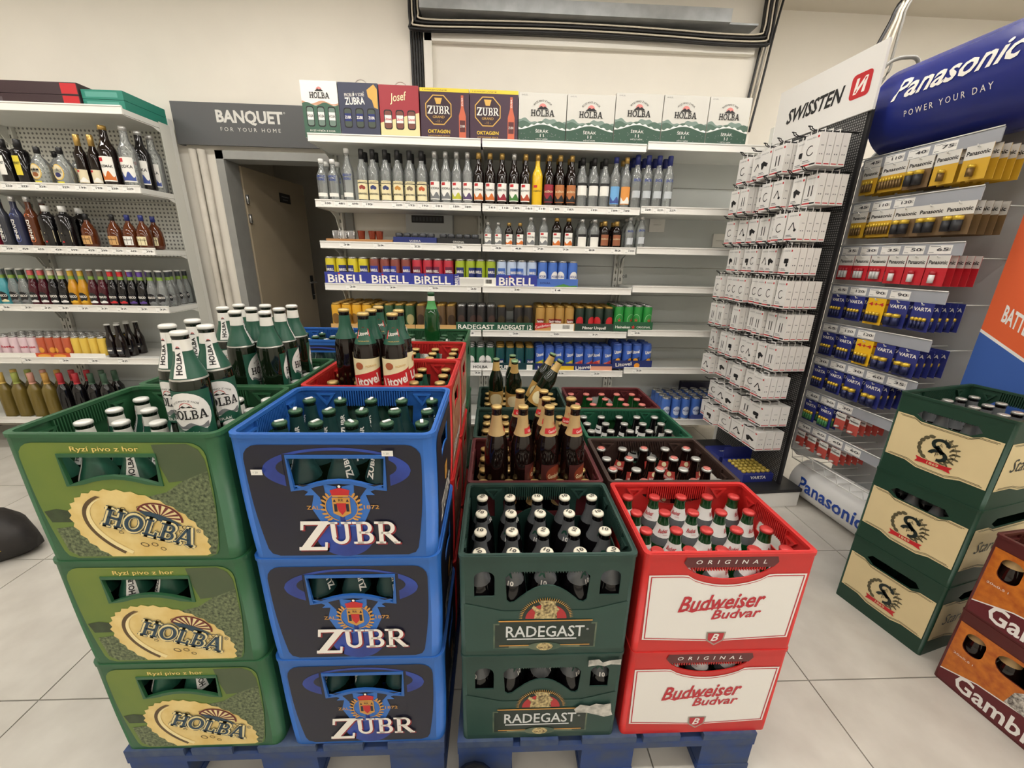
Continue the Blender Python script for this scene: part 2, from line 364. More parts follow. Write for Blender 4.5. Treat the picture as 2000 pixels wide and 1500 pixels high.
def price(p):
    if p not in TAGM:
        d = Dec(); d.rect(-.034, .034, 0, .03, TAGW, 0).text(p, .008, .016, .034, TAGT, .011, bold=.02).text('Kč', .0265, .016, .009, TAGT, .009).rect(-.03, .0, .025, .0265, GREY).rect(-.03, -.016, .005, .0065, GREY)
        TAGM[p] = d.mesh('price_tag', front(0))
    return TAGM[p]
def post(b, x, z1):
    # open channel: back and sides, a front face of two strips joined by rungs, so the slots are real openings
    b.box(x-.016, x+.016, YB-.002, YB, 0, z1, SHELFW)
    for s in (-1, 1):
        b.box(*sorted((x+s*.0145, x+s*.016)), YB-.0335, YB-.002, 0, z1, SHELFW); b.box(*sorted((x+s*.004, x+s*.016)), YB-.035, YB-.0335, 0, z1, SHELFW)
    z = 0.0; nx = .3
    while nx < z1-.03:
        b.box(x-.004, x+.004, YB-.035, YB-.0335, z, nx, SHELFW); z = nx+.022; nx += .05
    b.box(x-.004, x+.004, YB-.035, YB-.0335, z, z1, SHELFW)
def shelving(x0, x1, levels, ztop, label, backs, perfz=None, prices={}, left_end=True, right_end=True):
    g = ob('shelving_unit', None); g.location = (0, 0, 0); tag(g, label, 'shelving', 'wall shelving')
    for x in ([x0+.016] if left_end else [])+([x1-.016] if right_end else [x1-.016]):
        b = MB(); post(b, x, ztop); ob('post', b.mesh('post'), g)
    for z0, z1 in backs:
        ob('back_panel', MB().box(x0+.034, x1-.034, YB-.012, YB-.004, z0+.0015, z1-.0015, PERFW if perfz and z1 > perfz else PAN).mesh('back_panel'), g)
    for li, z in enumerate(levels):
        zt = z-.012
        s = ob('shelf', MB().box(x0+.004, x1-.004, YF+.004, YB-.036, zt-.028, zt, SHELFW).mesh('shelf'), g)
        ob('price_strip', MB().box(x0+.002, x1-.002, YF-.006, YF+.003, z-.043, z, STRIPW).box(x0+.002, x1-.002, YF-.009, YF-.006, z-.006, z, STRIPW).box(x0+.002, x1-.002, YF-.009, YF-.006, z-.043, z-.038, STRIPW).mesh('price_strip'), s)
        for xx in (x0+.006, x1-.009):
            lp = [(YF+.01, zt-.03), (YB-.034, zt-.03), (YB-.034, zt-.13), (YB-.06, zt-.12), (YB-.09, zt-.062), (YF+.2, zt-.034), (YF+.01, zt-.034)]
            ob('bracket', MB().plate([lp], .003, SHELFW, lambda u, v, k: (xx+k, u, v)).mesh('bracket'), s)
        for px, p in prices.get(li, []):
            x = aty(px, 745, YF).x if False else px
            ob('price_tag', price(p), s, (x, YF-.0068, z-.037))
    return g
def XP(px, py): return aty(px, py, YF-.01).x
def tags(py, items): return [(XP(px, py), p) for px, p in items]
BK = [(.1, .3), (.3, .5), (.5, .7), (.7, .9), (.9, 1.1), (1.1, 1.3), (1.3, 1.43)]
BKF = BK+[(1.43, 1.63), (1.63, 1.83), (1.83, 2.06)]
LV = [2.003, 1.657, 1.424, 1.172, .885, .612, .25]
shelving(-1.08, -.09, LV, 2.06, 'white wall shelving unit next to the doorway holding cans and vodka', BK+[(1.63, 1.83), (1.83, 2.03)],
         prices={1: tags(398, [(637, '338'), (664, '481'), (690, '499'), (718, '192'), (776, '229'), (801, '192'), (827, '192'), (854, '181'), (888, '189'), (911, '189')]), 2: tags(480, [(674, '39'), (740, '29'), (812, '22'), (894, '22')]), 3: tags(562, [(686, '29'), (764, '29'), (847, '25'), (922, '25')]), 4: tags(650, [(917, '22')])}, right_end=False)
shelving(-.085, .89, LV, 2.06, 'white wall shelving unit in the middle with dark spirit bottles and canned beer', BKF,
         prices={1: tags(405, [(958, '161'), (984, '112'), (1006, '189'), (1030, '161'), (1056, '119'), (1084, '189'), (1112, '187'), (1158, '199'), (1198, '189'), (1222, '189')]), 2: tags(486, [(970, '43'), (1009, '43'), (1052, '73'), (1102, '73'), (1153, '83'), (1204, '82'), (1231, '100')]), 3: tags(564, [(1007, '26'), (1087, '14')]), 4: tags(650, [(1004, '28'), (1084, '28'), (1160, '37')]), 5: tags(728, [(930, '22'), (1093, '22'), (1163, '22')])}, right_end=False)
ru = shelving(.895, 1.9, [2.018, 1.667, 1.43, 1.19, .9, .637, .25], 2.15, 'white wall shelving unit with mostly empty shelves beside the accessory display', BKF,
         prices={1: tags(408, [(1263, '229'), (1287, '227'), (1311, '227')]), 4: tags(650, [(1242, '22')]), 5: tags(725, [(1245, '22')])})
LL = [2.105, 1.705, 1.36, 1.01, .67, .25]
lg = shelving(-3.07, -2.07, LL, 2.14, 'white shelving unit beside the door frame, stocked with spirits and mixers', [(.1, .4), (.4, .7), (.7, 1.0), (1.0, 1.3), (1.3, 1.65), (1.65, 2.1)], 1.31,
         prices={1: tags(368, [(15, '222'), (45, '222'), (80, '329'), (125, '329'), (158, '199'), (190, '199'), (220, '229'), (250, '229')]), 2: tags(490, [(16, '359'), (47, '459'), (77, '459'), (111, '429'), (142, '599'), (175, '429'), (200, '299'), (229, '329'), (257, '449'), (288, '399')]), 3: tags(603, [(10, '36'), (52, '37'), (90, '37'), (124, '37'), (162, '37'), (200, '37'), (238, '37'), (278, '37'), (314, '37')]), 4: tags(706, [(52, '29'), (125, '29'), (182, '29'), (240, '47')])})
shelving(-4.1, -3.075, LL, 2.14, 'white shelving unit adjoining the spirits unit, bare of goods', [(.1, .7), (.7, 1.3), (1.3, 2.1)])
ob('end_panel', MB().box(-2.0725, -2.0705, YB-.12, YB-.036, .1, 2.1, PERFW).mesh('end_panel'), lg)
# ============================================================ bottles and cans
def interp(prof):
    zs = [p[1] for p in prof]; rs = [p[0] for p in prof]
    return lambda z: float(np.interp(z, zs, rs))
def sc(prof, kr, kz): return [(r*kr, z*kz) for r, z in prof]
BEER = [(.028, 0), (.0335, .004), (.034, .012), (.034, .15), (.0325, .165), (.027, .183), (.0205, .2), (.0165, .214), (.0148, .232), (.0138, .247), (.0148, .249), (.0148, .254), (.013, .256)]
LITRE = [(.030, 0), (.035, .004), (.036, .012), (.036, .135), (.0345, .155), (.029, .18), (.0215, .2), (.0165, .22), (.0148, .24), (.0138, .262), (.0148, .264), (.0148, .27), (.013, .272)]
SPIRIT = [(.027, 0), (.0315, .004), (.0325, .012), (.0325, .17), (.031, .185), (.025, .202), (.018, .218), (.0145, .235), (.0135, .285), (.0135, .29)]
FLASK = [(.026, 0), (.029, .004), (.029, .095), (.026, .11), (.017, .125), (.0125, .135), (.0125, .155)]
SQUARE = [(.032, 0), (.037, .003), (.038, .01), (.038, .17), (.034, .182), (.018, .192), (.0145, .2), (.0145, .235)]
ROUND = [(.025, 0), (.04, .006), (.046, .03), (.047, .07), (.042, .11), (.028, .14), (.016, .155), (.013, .165), (.013, .2)]
SMALL = [(.024, 0), (.029, .004), (.0295, .01), (.0295, .1), (.028, .115), (.022, .135), (.0165, .155), (.0138, .175), (.0132, .215), (.0132, .22)]
WINE = [(.032, 0), (.037, .006), (.0375, .012), (.0375, .18), (.035, .2), (.022, .225), (.0155, .24), (.0145, .3), (.0145, .305)]
CAPP = [(.0150, -.0015), (.0160, 0), (.0160, .0025), (.0150, .0055), (.0125, .0068), (.003, .0072)]
G_BROWN = M('brown_bottle_glass', (22, 11, 8), .06, spec=.6); G_GREEN = M('green_bottle_glass', (16, 26, 14), .06, spec=.6)
G_EMER = M('emerald_bottle_glass', (20, 66, 30), .06, spec=.6); G_DARK = M('black_bottle_glass', (14, 12, 14), .07, spec=.6)
G_CLEAR = glass('clear_bottle_glass', (.86, .89, .88)); G_AMBER = M('amber_spirit', (88, 42, 18), .07, spec=.6)
G_YEL = M('egg_liqueur', (232, 190, 40), .12); G_TEAL = M('teal_mixer', (70, 150, 160), .1); G_GOLD = M('golden_mixer', (196, 140, 30), .1); G_WINE = M('white_wine', (112, 96, 44), .06)
G_MAG = M('berry_mixer', (70, 20, 30), .08)
def bottle(prof, gl, capm, sleeves=(), dec=None, deca=None, crown=True, caph=.03, capn=None, n=14, lab_name='label', top=None):
    """a bottle: glass body, cap, foil or paper sleeves, front label"""
    rf = interp(prof); kit = [('bottle', MB().lathe(prof, gl, n).mesh('bottle'), -1)]
    zt = prof[-1][1]
    if crown:
        b = MB().lathe([(r, z+zt-.002) for r, z in CAPP], capm, 20, star=.93)
        if top: top(b, zt+.0054)
        kit.append(('crown_cap', b.mesh('crown_cap'), 0))
    else:
        r = prof[-1][0]+.0018; kit.append(('screw_cap', MB().lathe([(r, zt-caph), (r, zt+.002), (r*.85, zt+.004)], capm, 12).mesh('screw_cap'), 0))
    for z0, z1, m in sleeves:
        zs = [z0]+[z for _, z in prof if z0 < z < z1]+[z1]
        kit.append(('neck_sleeve', MB().lathe([(rf(z)+.0005, z) for z in zs], m, n, close=False).mesh('neck_sleeve'), 0))
    if dec: kit.append((lab_name, dec.mesh(lab_name, cylm(lambda v: rf(v)+.0006, rf(.06))), 0))
    if deca: kit.append(('neck_label', deca.mesh('neck_label', cylm(lambda v: rf(v)+.0011, .02)), 0))
    return kit
def canmesh(body, lid, r=.0325, h=.168, n=16, band_=None):
    b = MB(); b.lathe([(r*.8, 0), (r*.97, .008), (r, .014)], lid, n)
    b.lathe([(r, .014), (r, h-.022), (r*.93, h-.01)], body, n, close=False)
    b.lathe([(r*.93, h-.01), (r*.82, h-.003), (r*.85, h), (r*.78, h), (r*.76, h-.004)], lid, n)
    b.box(-.006, .006, -.016, .004, h-.0038, h-.0022, lid)
    return b.mesh('can')
ALU = M('aluminium_lid', (205, 206, 206), .25, metal=.85); ALG = M('gold_lid', (206, 168, 90), .28, metal=.7)
def can(body, lid, dec=None, r=.0325, h=.168):
    kit = [('can', canmesh(body, lid, r, h), -1)]
    if dec: kit.append(('can_print', dec.mesh('can_print', cylm(lambda v: r+.0004, r)), 0))
    return kit
# ============================================================ crates
W, D, HC = .397, .297, .2935
ZP = .1402
PITCH = HC-.0038      # a crate stands on the rim of the one below
def bow(x, y, z):
    t = max(0, (.55*HC-z)/(.55*HC)); s = 1-.03*t**1.7
    return (x*s, y, z)
straight = lambda x, y, z: (x, y, z)
def rrect(x0, x1, y0, y1, r, n=4):
    o = []
    for cx, cy, a in ((x1-r, y0+r, -90), (x1-r, y1-r, 0), (x0+r, y1-r, 90), (x0+r, y0+r, 180)):
        o += [(cx+r*math.cos(R(a+90*i/n)), cy+r*math.sin(R(a+90*i/n))) for i in range(n+1)]
    return o
def crate_body(pl, front_holes, side_holes=(), warp=bow, rad=.022, h=HC, ribs=True, name='crate', tri=True, w=W, d=D):
    """open beer crate: four walls with hand holes, rounded corners, flanged rim, floor"""
    b = MB(); th = .003; hw, hd = w/2, d/2
    def wall(half, off, holes, fn):
        lp = [(-half+rad, .004)]+[(half-rad, .004), (half-rad, h), (-half+rad, h)]
        b.plate([lp]+[list(q) for q in holes], th, pl, fn)
    wall(hw, hd, front_holes, lambda u, v, k: (u, -hd+k, v)); wall(hw, hd, front_holes, lambda u, v, k: (u, hd-k, v))
    wall(hd, hw, side_holes, lambda u, v, k: (-hw+k, u, v)); wall(hd, hw, side_holes, lambda u, v, k: (hw-k, u, v))
    zs = [.004, .04, .08, .12, .16, h]
    for sx, sy in ((1, 1), (-1, 1), (-1, -1), (1, -1)):
        cx, cy = sx*(hw-rad), sy*(hd-rad); a0 = math.degrees(math.atan2(sy, sx))-45; vs = []; fs = []; n = 4
        for z in zs:
            for rr in (rad, rad-th):
                for i in range(n+1): vs.append((cx+rr*math.cos(R(a0+90*i/n)), cy+rr*math.sin(R(a0+90*i/n)), z))
        k = 2*(n+1)
        for j in range(len(zs)-1):
            for q in (0, n+1):
                for i in range(n): fs.append((j*k+q+i, j*k+q+i+1, (j+1)*k+q+i+1, (j+1)*k+q+i))
        b.add(vs, fs, pl, True)
    # rim flange
    o = rrect(-hw-.002, hw+.002, -hd-.002, hd+.002, rad+.002); i_ = rrect(-hw+.009, hw-.009, -hd+.009, hd-.009, rad*.7)
    n = len(o)
    for z0, z1 in ((h-.008, h),):
        vs = [(x, y, z0) for x, y in o]+[(x, y, z1) for x, y in o]+[(x, y, z1) for x, y in i_]+[(x, y, z0) for x, y in i_]
        fs = []
        for q in range(4):
            for i in range(n): j = (i+1) % n; fs.append((q*n+i, q*n+j, ((q+1) % 4)*n+j, ((q+1) % 4)*n+i))
        b.add(vs, fs, pl)
    b.box(-hw+.01, hw-.01, -hd+.01, hd-.01, .004, .012, pl)
    me = b.mesh(name, fix=True); bisect(me, zs[1:5])
    for v in me.vertices: v.co = warp(*v.co)
    kit = [(name, me, -1)]
    g = MB()
    for i in range(1, 5): x = (i-2.5)*.0777; g.box(x-.0005, x+.0005, -hd+.0035, hd-.0035, .012, .11, pl)
    for i in range(1, 4): y = (i-2)*.0735; g.box(-hw*.96, hw*.96, y-.0005, y+.0005, .012, .11, pl)
    kit.append(('bottle_divider', g.mesh('bottle_divider'), 0))
    if ribs:
        g = MB()
        for i in range(28): x = -.085+i*.17/27; g.box(x-.0012, x+.0012, hd-.0105, hd-.0028, h-.05, h-.009, pl); g.box(x-.0012, x+.0012, -hd+.0028, -hd+.0105, h-.05, h-.009, pl)
        for i in range(20): y = -.06+i*.12/19; g.box(-hw+.0028, -hw+.0105, y-.0012, y+.0012, h-.05, h-.009, pl); g.box(hw-.0105, hw-.0028, y-.0012, y+.0012, h-.05, h-.009, pl)
        kit.append(('grip_ribs', g.mesh('grip_ribs'), 0))
    if tri:
        g = MB(); T3 = lambda s: [(-.024*s, .034*s), (.024*s, .034*s), (0, 0)]
        for x in (-.125, .125):
            f1 = lambda u, v, k: (x+u, hd-.0028-k, v+h-.05)
            g.plate([T3(1), [(p[0]*.55, p[1]*.55+.0105) for p in T3(1)]], .0075, pl, f1)
        for sx in (-1, 1):
            for y in (-.075, .09):
                f1 = lambda u, v, k: (sx*(hw-.0028-k), y+u, v+h-.05)
                g.plate([T3(.8), [(p[0]*.5, p[1]*.5+.009) for p in T3(.8)]], .0075, pl, f1)
        kit.append(('corner_lug', g.mesh('corner_lug'), 0))
    return kit
def panel(kit, dec, name, warp=bow, y0=None, fn=None, parent=0):
    y0 = -D/2-.0012 if y0 is None else y0
    if fn is None and warp is bow:
        me = bisect(dec.mesh(name, lambda u, v, k: (u, y0-k, v)), [.04, .08, .12, .16])
        for v in me.vertices: v.co = bow(*v.co)
    else: me = dec.mesh(name, fn or (lambda u, v, k: warp(u, y0-k, v)))
    kit.append((name, me, parent)); return len(kit)-1
def winhole(cx, top, wt, wb, hgt, bulge, n=8):
    o = [(cx-wt/2, top), (cx-wb/2, top-hgt)]+[(cx-wb/2+wb*i/n, top-hgt+bulge*math.sin(math.pi*i/n)) for i in range(1, n)]+[(cx+wb/2, top-hgt), (cx+wt/2, top)]
    return o
def shapepanel(x_top, x_bot, z0, z1, rt, n=8):
    """outline of the printed front: round top corners, sides drawing in towards the foot"""
    o = []
    side = []
    for i in range(n+1):
        t = i/n; z = z1-rt-(z1-rt-z0-.018)*t; x = x_top-(x_top-x_bot)*t**2.2; side.append((x, z))
    o += [(x_top-rt+rt*math.sin(R(90*i/4)), z1-rt+rt*math.cos(R(90*i/4))) for i in range(5)]
    o += side[1:]+[(x_bot-.006, z0+.006), (x_bot-.022, z0)]
    o += [(-x, z) for x, z in reversed(o)]
    return o
def panelplate(dec_, outline, hole, mat, k=0):
    L = [[Vector((u, v, 0)) for u, v in lp] for lp in ([outline]+([hole] if hole else []))]
    t = geometry.tessellate_polygon(L); flat = [(p.x, p.y) for lp in L for p in lp]
    dec_.raw(flat, [tuple(i) for i in t], mat, k); return dec_
def hframe(pl, hole, wd=.006, y0=-D/2, warp=bow):
    """raised lip round a hand hole"""
    b = MB(); cx = sum(p[0] for p in hole)/len(hole); cy = sum(p[1] for p in hole)/len(hole)
    out = []
    n = len(hole); area = sum(hole[i-1][0]*hole[i][1]-hole[i][0]*hole[i-1][1] for i in range(n))
    for i, p in enumerate(hole):
        a, c_ = Vector(hole[i-1]), Vector(hole[(i+1) % n]); t = (c_-a).normalized(); nn = Vector((t.y, -t.x))
        if area < 0: nn = -nn
        out.append((p[0]+nn.x*wd*1.3, p[1]+nn.y*wd*1.3))
    b.plate([out, hole], .0045, pl, lambda u, v, k: warp(u, y0-.0035+k, v)); return b.mesh('handle_lip')
# ---- plastics
PL_GREEN = M('crate_green_plastic', (44, 94, 60), .42, noise=.08, nscale=9); PL_BLUE = M('crate_blue_plastic', (42, 100, 180), .4, noise=.06, nscale=9)
PL_RED = M('crate_red_plastic', (192, 40, 40), .4, noise=.06, nscale=9); PL_RDG = M('crate_bottle_green_plastic', (36, 66, 58), .5, noise=.15, nscale=12)
PL_BUD = M('crate_scarlet_plastic', (202, 42, 40), .42, noise=.08, nscale=9); PL_MAR = M('crate_maroon_plastic', (92, 34, 38), .5, noise=.12, nscale=9)
PL_BRN = M('crate_brown_plastic', (62, 44, 38), .5, noise=.12, nscale=9); PL_SG = M('crate_forest_plastic', (26, 62, 46), .5, noise=.12, nscale=9)
PL_GRN2 = M('crate_mid_green_plastic', (32, 92, 66), .45, noise=.1, nscale=9); PL_GAM = M('crate_oxblood_plastic', (84, 28, 26), .5, noise=.12, nscale=9)
# ---- green crate with the meadow print
def grass(name, a, b_, s):
    return M(name, a, .5, noise=1, nscale=s, rgb2=b_)
MEAD = M('meadow_print', (112, 132, 52), .5, noise=1, nscale=4, rgb2=(82, 116, 54)); MEAD2 = M('meadow_dusk_print', (78, 90, 62), .5, noise=1, nscale=5, rgb2=(66, 86, 56))
GRASS = grass('grass_print', (122, 134, 96), (42, 56, 34), 160); HILL = M('hill_print', (58, 74, 44), .5, noise=.3, nscale=60)
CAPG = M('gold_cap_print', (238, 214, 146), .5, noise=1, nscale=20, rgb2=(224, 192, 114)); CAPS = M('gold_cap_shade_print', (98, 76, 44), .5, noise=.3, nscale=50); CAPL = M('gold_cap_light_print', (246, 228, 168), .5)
SLATE = M('slate_blue_print', (40, 66, 84), .5); WINE_ = M('sun_ray_maroon_print', (110, 40, 40), .5); YTXT = M('pale_gold_lettering', (236, 208, 120), .4)
hol = winhole(-.012, .246, .178, .168, .06, .02)
outl = shapepanel(.172, .158, .012, .276, .03)
kit_holba = crate_body(PL_GREEN, [hol])
dp = Dec(step=.0005)
def clipx(z):  # half width of the panel at height z
    zs = [p[1] for p in outl if p[0] > 0][::-1]; xs = [p[0] for p in outl if p[0] > 0][::-1]
    o_ = sorted(zip(zs, xs)); return float(np.interp(z, [q[0] for q in o_], [q[1] for q in o_]))
panelplate(dp, outl, hol, MEAD)
pi = panel(kit_holba, dp, 'front_print')
d = Dec(step=.0005)
d.poly([(.075, .272), (.14, .274), (.16, .262), (.168, .24), (.169, .2), (.09, .19), (.08, .23)], MEAD2, 1)
d.poly([(-.165, .125), (-.14, .131), (-.1, .123), (-.06, .118), (-.06, .1), (-.158, .1)], HILL, 1)
d.poly([(-.155, .085), (-.12, .09), (-.09, .07), (-.06, .05), (-.05, .016), (-.13, .016), (-.148, .03)], GRASS, 1)
d.poly([(.02, .152), (.08, .168), (.12, .195), (.168, .215), (.167, .12), (.16, .05), (.15, .018), (.0, .016)], GRASS, 1)
# the tilted gold crown cap, cut by the lower edge
cap = []
for i in range(64):
    a = 2*math.pi*i/64; rr = 1+(.035 if i % 2 else -.01); ax, ay = .136*rr*math.cos(a), .088*rr*math.sin(a); t = R(-26)
    cap.append((.015+ax*math.cos(t)-ay*math.sin(t)-.004, max(.016, .074+ax*math.sin(t)+ay*math.cos(t))))
d.poly(cap, CAPG, 2)
def ellp(cx, cy, rx, ry, rot, n=40, a0=0, a1=360): return [(cx+rx*math.cos(R(a))*math.cos(R(rot))-ry*math.sin(R(a))*math.sin(R(rot)), cy+rx*math.cos(R(a))*math.sin(R(rot))+ry*math.sin(R(a))*math.cos(R(rot))) for a in [a0+(a1-a0)*i/n for i in range(n+1)]]
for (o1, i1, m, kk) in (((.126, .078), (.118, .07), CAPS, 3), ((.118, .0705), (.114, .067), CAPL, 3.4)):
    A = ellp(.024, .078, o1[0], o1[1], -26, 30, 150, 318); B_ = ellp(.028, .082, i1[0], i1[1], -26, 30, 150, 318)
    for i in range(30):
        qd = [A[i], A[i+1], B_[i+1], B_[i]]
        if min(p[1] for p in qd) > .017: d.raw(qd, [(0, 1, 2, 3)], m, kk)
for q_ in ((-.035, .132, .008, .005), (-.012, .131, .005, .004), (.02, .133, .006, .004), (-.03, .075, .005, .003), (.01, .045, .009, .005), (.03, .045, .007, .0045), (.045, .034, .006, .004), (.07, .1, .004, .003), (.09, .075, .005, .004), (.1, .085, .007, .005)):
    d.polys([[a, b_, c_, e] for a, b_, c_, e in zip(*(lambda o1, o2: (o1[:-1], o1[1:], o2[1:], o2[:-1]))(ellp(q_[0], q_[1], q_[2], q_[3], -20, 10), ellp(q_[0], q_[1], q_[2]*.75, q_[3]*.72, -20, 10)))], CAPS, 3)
S0 = (.056, .112)
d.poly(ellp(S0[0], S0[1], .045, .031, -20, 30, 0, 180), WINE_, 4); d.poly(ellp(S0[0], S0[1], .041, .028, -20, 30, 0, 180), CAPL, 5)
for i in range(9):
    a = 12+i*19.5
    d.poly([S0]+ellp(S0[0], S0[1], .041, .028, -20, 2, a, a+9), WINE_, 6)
d.poly([(.018, .128), (.04, .125), (.06, .117), (.078, .107), (.098, .09), (.07, .095), (.03, .115)], SLATE, 7)
for (dx, dz, W_, H_, m, kk) in ((0, 0, .185, .05, CAPL, 8), (0, 0, .176, .041, SLATE, 9.5)):
    d.slab('HOLBA', .034+dx, .088+dz, W_, H_, m, kk, rot=-19, shear=.15)
for (dx, dz) in ((.003, 0), (-.003, 0), (0, .003), (0, -.003)): d.slab('HOLBA', .034+dx, .088+dz, .18, .044, CAPL, 7.5, rot=-19, shear=.15)
for (dx, dz) in ((.0045, 0), (-.0045, 0), (0, .0045), (0, -.0045)): d.slab('HOLBA', .034+dx, .088+dz, .18, .045, SLATE, 7, rot=-19, shear=.15)
d.text('®', .126, .078, .01, SLATE, k=6)
d.text('Ryzí pivo z hor', -.012, .262, .125, YTXT, .0135, k=3, bold=.008)
panel(kit_holba, d, 'lettering', parent=pi); kit_holba.append(('handle_lip', hframe(PL_GREEN, hol), 0))
# ---- blue crate
INK = M('blue_black_print', (30, 30, 42), .42, noise=1, nscale=6, rgb2=(24, 26, 48)); BGLOW = M('cobalt_print', (48, 76, 170), .45, noise=1, nscale=12, rgb2=(36, 54, 130)); BWING = M('azure_print', (52, 112, 196), .4)
LW = M('letter_white', (244, 240, 232), .4); SHR = M('letter_red_shadow', (150, 40, 48), .45); ORNG = M('emblem_gold', (208, 152, 70), .35)
zub = winhole(.005, .243, .188, .176, .07, .022); outz = shapepanel(.172, .16, .012, .272, .03)
kit_zubr = crate_body(PL_BLUE, [zub], [winhole(0, .243, .11, .1, .05, .01)])
dz = Dec(step=.0005); panelplate(dz, outz, zub, INK); pi = panel(kit_zubr, dz, 'front_print')
d = Dec(step=.0005)
EL = ellp(.005, .222, .145, .042, 0, 40); dd = [(p[0], p[1]) for p in EL]
def ringfill(dec_, o, hole, mat, k):
    L = [[Vector((u, v, 0)) for u, v in o], [Vector((u, v, 0)) for u, v in hole]]; t = geometry.tessellate_polygon(L)
    dec_.raw([(p.x, p.y) for lp in L for p in lp], [tuple(i) for i in t], mat, k)
big = [(p[0]*1.06, (p[1]-.222)*1.15+.222) for p in winhole(.005, .243, .188, .176, .07, .022)]
q_ = lambda u, rx, ry: ry*math.sqrt(max(0, 1-((u-.005)/rx)**2))
for s in (-1, 1):
    d.strip(.005+s*.103, .005+s*.1449, lambda u: .216-q_(u, .145, .05), lambda u: .216+q_(u, .145, .05), BGLOW, 1, n=12)
    d.strip(.005+s*.103, .005+s*.1179, lambda u: .222-q_(u, .118, .034), lambda u: .222+q_(u, .118, .034), INK, 1.6, n=8)
d.strip(-.098, .108, lambda u: .252, lambda u: max(.252, .216+q_(u, .145, .05)), BGLOW, 1, n=20)
d.strip(-.098, .108, lambda u: .252, lambda u: max(.252, .226+q_(u, .125, .034)), INK, 1.6, n=20)
d.poly(ellp(.005, .06, .06, .05, 0, 30), BGLOW, 1)
for s in (-1, 1):
    d.poly([(.005+s*p[0], p[1]) for p in ((.005, .18), (.04, .187), (.09, .182), (.062, .168), (.07, .16), (.052, .16), (.06, .13), (.04, .085), (.005, .085))], BWING, 2)
    d.poly([(.005+s*p[0], p[1]) for p in ((.03, .185), (.085, .184), (.055, .176), (.04, .155), (.035, .12), (.028, .15))], INK, 3)
d.poly([(-.012, .155), (.024, .155), (.024, .118), (.006, .108), (-.012, .118)], ORNG, 4).poly([(-.004, .142), (.016, .142), (.014, .124), (.006, .114), (-.001, .124)], RED, 5)
d.rect(-.009, -.003, .122, .14, INK, 5).rect(.015, .021, .122, .14, INK, 5).text('RR', .006, .149, .01, INK, k=5)
for x in (-.009, .017): d.poly([(x-.001, .145), (x+.005, .145), (x+.002, .152)], INK, 5)
d.poly([(-.01, .158), (.022, .158), (.026, .172), (.006, .178), (-.014, .172)], RED, 5).ell(.006, .181, .003, .003, LW, 6, 6).poly([(-.01, .157), (.022, .157), (.022, .161), (-.01, .161)], ORNG, 6)
for s in (-1, 1):
    for i in range(8):
        a = R(100+i*21); lx, lz = .006+s*(-.036*math.sin(a)*.95), .132-.032*math.cos(R(80-i*21)) if False else .132+.03*math.cos(R(20+i*20)); lx = .006+s*(.02+.017*math.sin(R(20+i*20)))
        d.poly(ellp(lx, lz, .0065, .0026, s*(60-i*12), 8), ORNG, 5)
    d.polys(band(.006, .132, (.034, .034), (.032, .032), -80 if s > 0 else 100, 75 if s > 0 else 255, 12), ORNG, 4)
d.text('ZAL.', -.05, .131, .029, ORNG, .009, bold=.01).text('1872', .066, .132, .031, ORNG, .0095, bold=.01)
for (dx, dzz, m, kk) in ((.003, -.003, SHR, 6), (0, 0, LW, 7.5)):
    d.slab('Z', -.058+dx, .064+dzz, .064, .072, m, kk, shear=.15); d.slab('UBR', .046+dx, .071+dzz, .15, .055, m, kk+.2)
panel(kit_zubr, d, 'lettering', parent=pi); kit_zubr.append(('handle_lip', hframe(PL_BLUE, zub), 0))
stk = Dec(); stk.rect(-.011, .011, -.006, .006, WHITE, 0).text('1 20', -.002, 0, .009, GREY, .004, k=1)
d2 = Dec(step=.0005); k_z = list(kit_zubr)
me = stk.mesh('price_sticker', front(-D/2-.006)); kit_zubr_t = list(kit_zubr)
# side prints of the blue crate (faces right)
ds = Dec(step=.0005); panelplate(ds, shapepanel(.122, .112, .012, .272, .025), winhole(0, .243, .115, .105, .053, .01), INK)
ds.slab('ZUBR', 0, .07, .17, .05, LW, 2); ds.poly([(-.02, .155), (.02, .155), (.02, .12), (0, .108), (-.02, .12)], ORNG, 2)
rs = lambda u, v, k: (W/2+.0012+k, u, v)
panel(kit_zubr_t, ds, 'side_print', fn=rs)
for me_ in (kit_zubr_t[-1][1],):
    bisect(me_, [.04, .08, .12, .16])
    for v in me_.vertices: v.co = bow(*v.co)
kit_zubr = list(kit_zubr)+[('side_print', kit_zubr_t[-1][1], 0)]
# ---- red crates (front mostly hidden) with a printed right side
kit_red = crate_body(PL_RED, [zub], [winhole(0, .243, .11, .1, .05, .01)])
BEERP = M('beer_photo_print', (150, 84, 60), .4, noise=1, nscale=30, rgb2=(196, 150, 120))
ds = Dec(step=.0005); panelplate(ds, shapepanel(.122, .112, .012, .272, .025), winhole(0, .243, .115, .105, .053, .01), BEERP); ds.text('Litovel', 0, .08, .2, LW, .05, k=2, bold=.03)
panel(kit_red, ds, 'side_print', fn=rs)
bisect(kit_red[-1][1], [.04, .08, .12, .16])
for v in kit_red[-1][1].vertices: v.co = bow(*v.co)
kit_green2 = crate_body(PL_GREEN, [zub], [winhole(0, .243, .11, .1, .05, .01)])
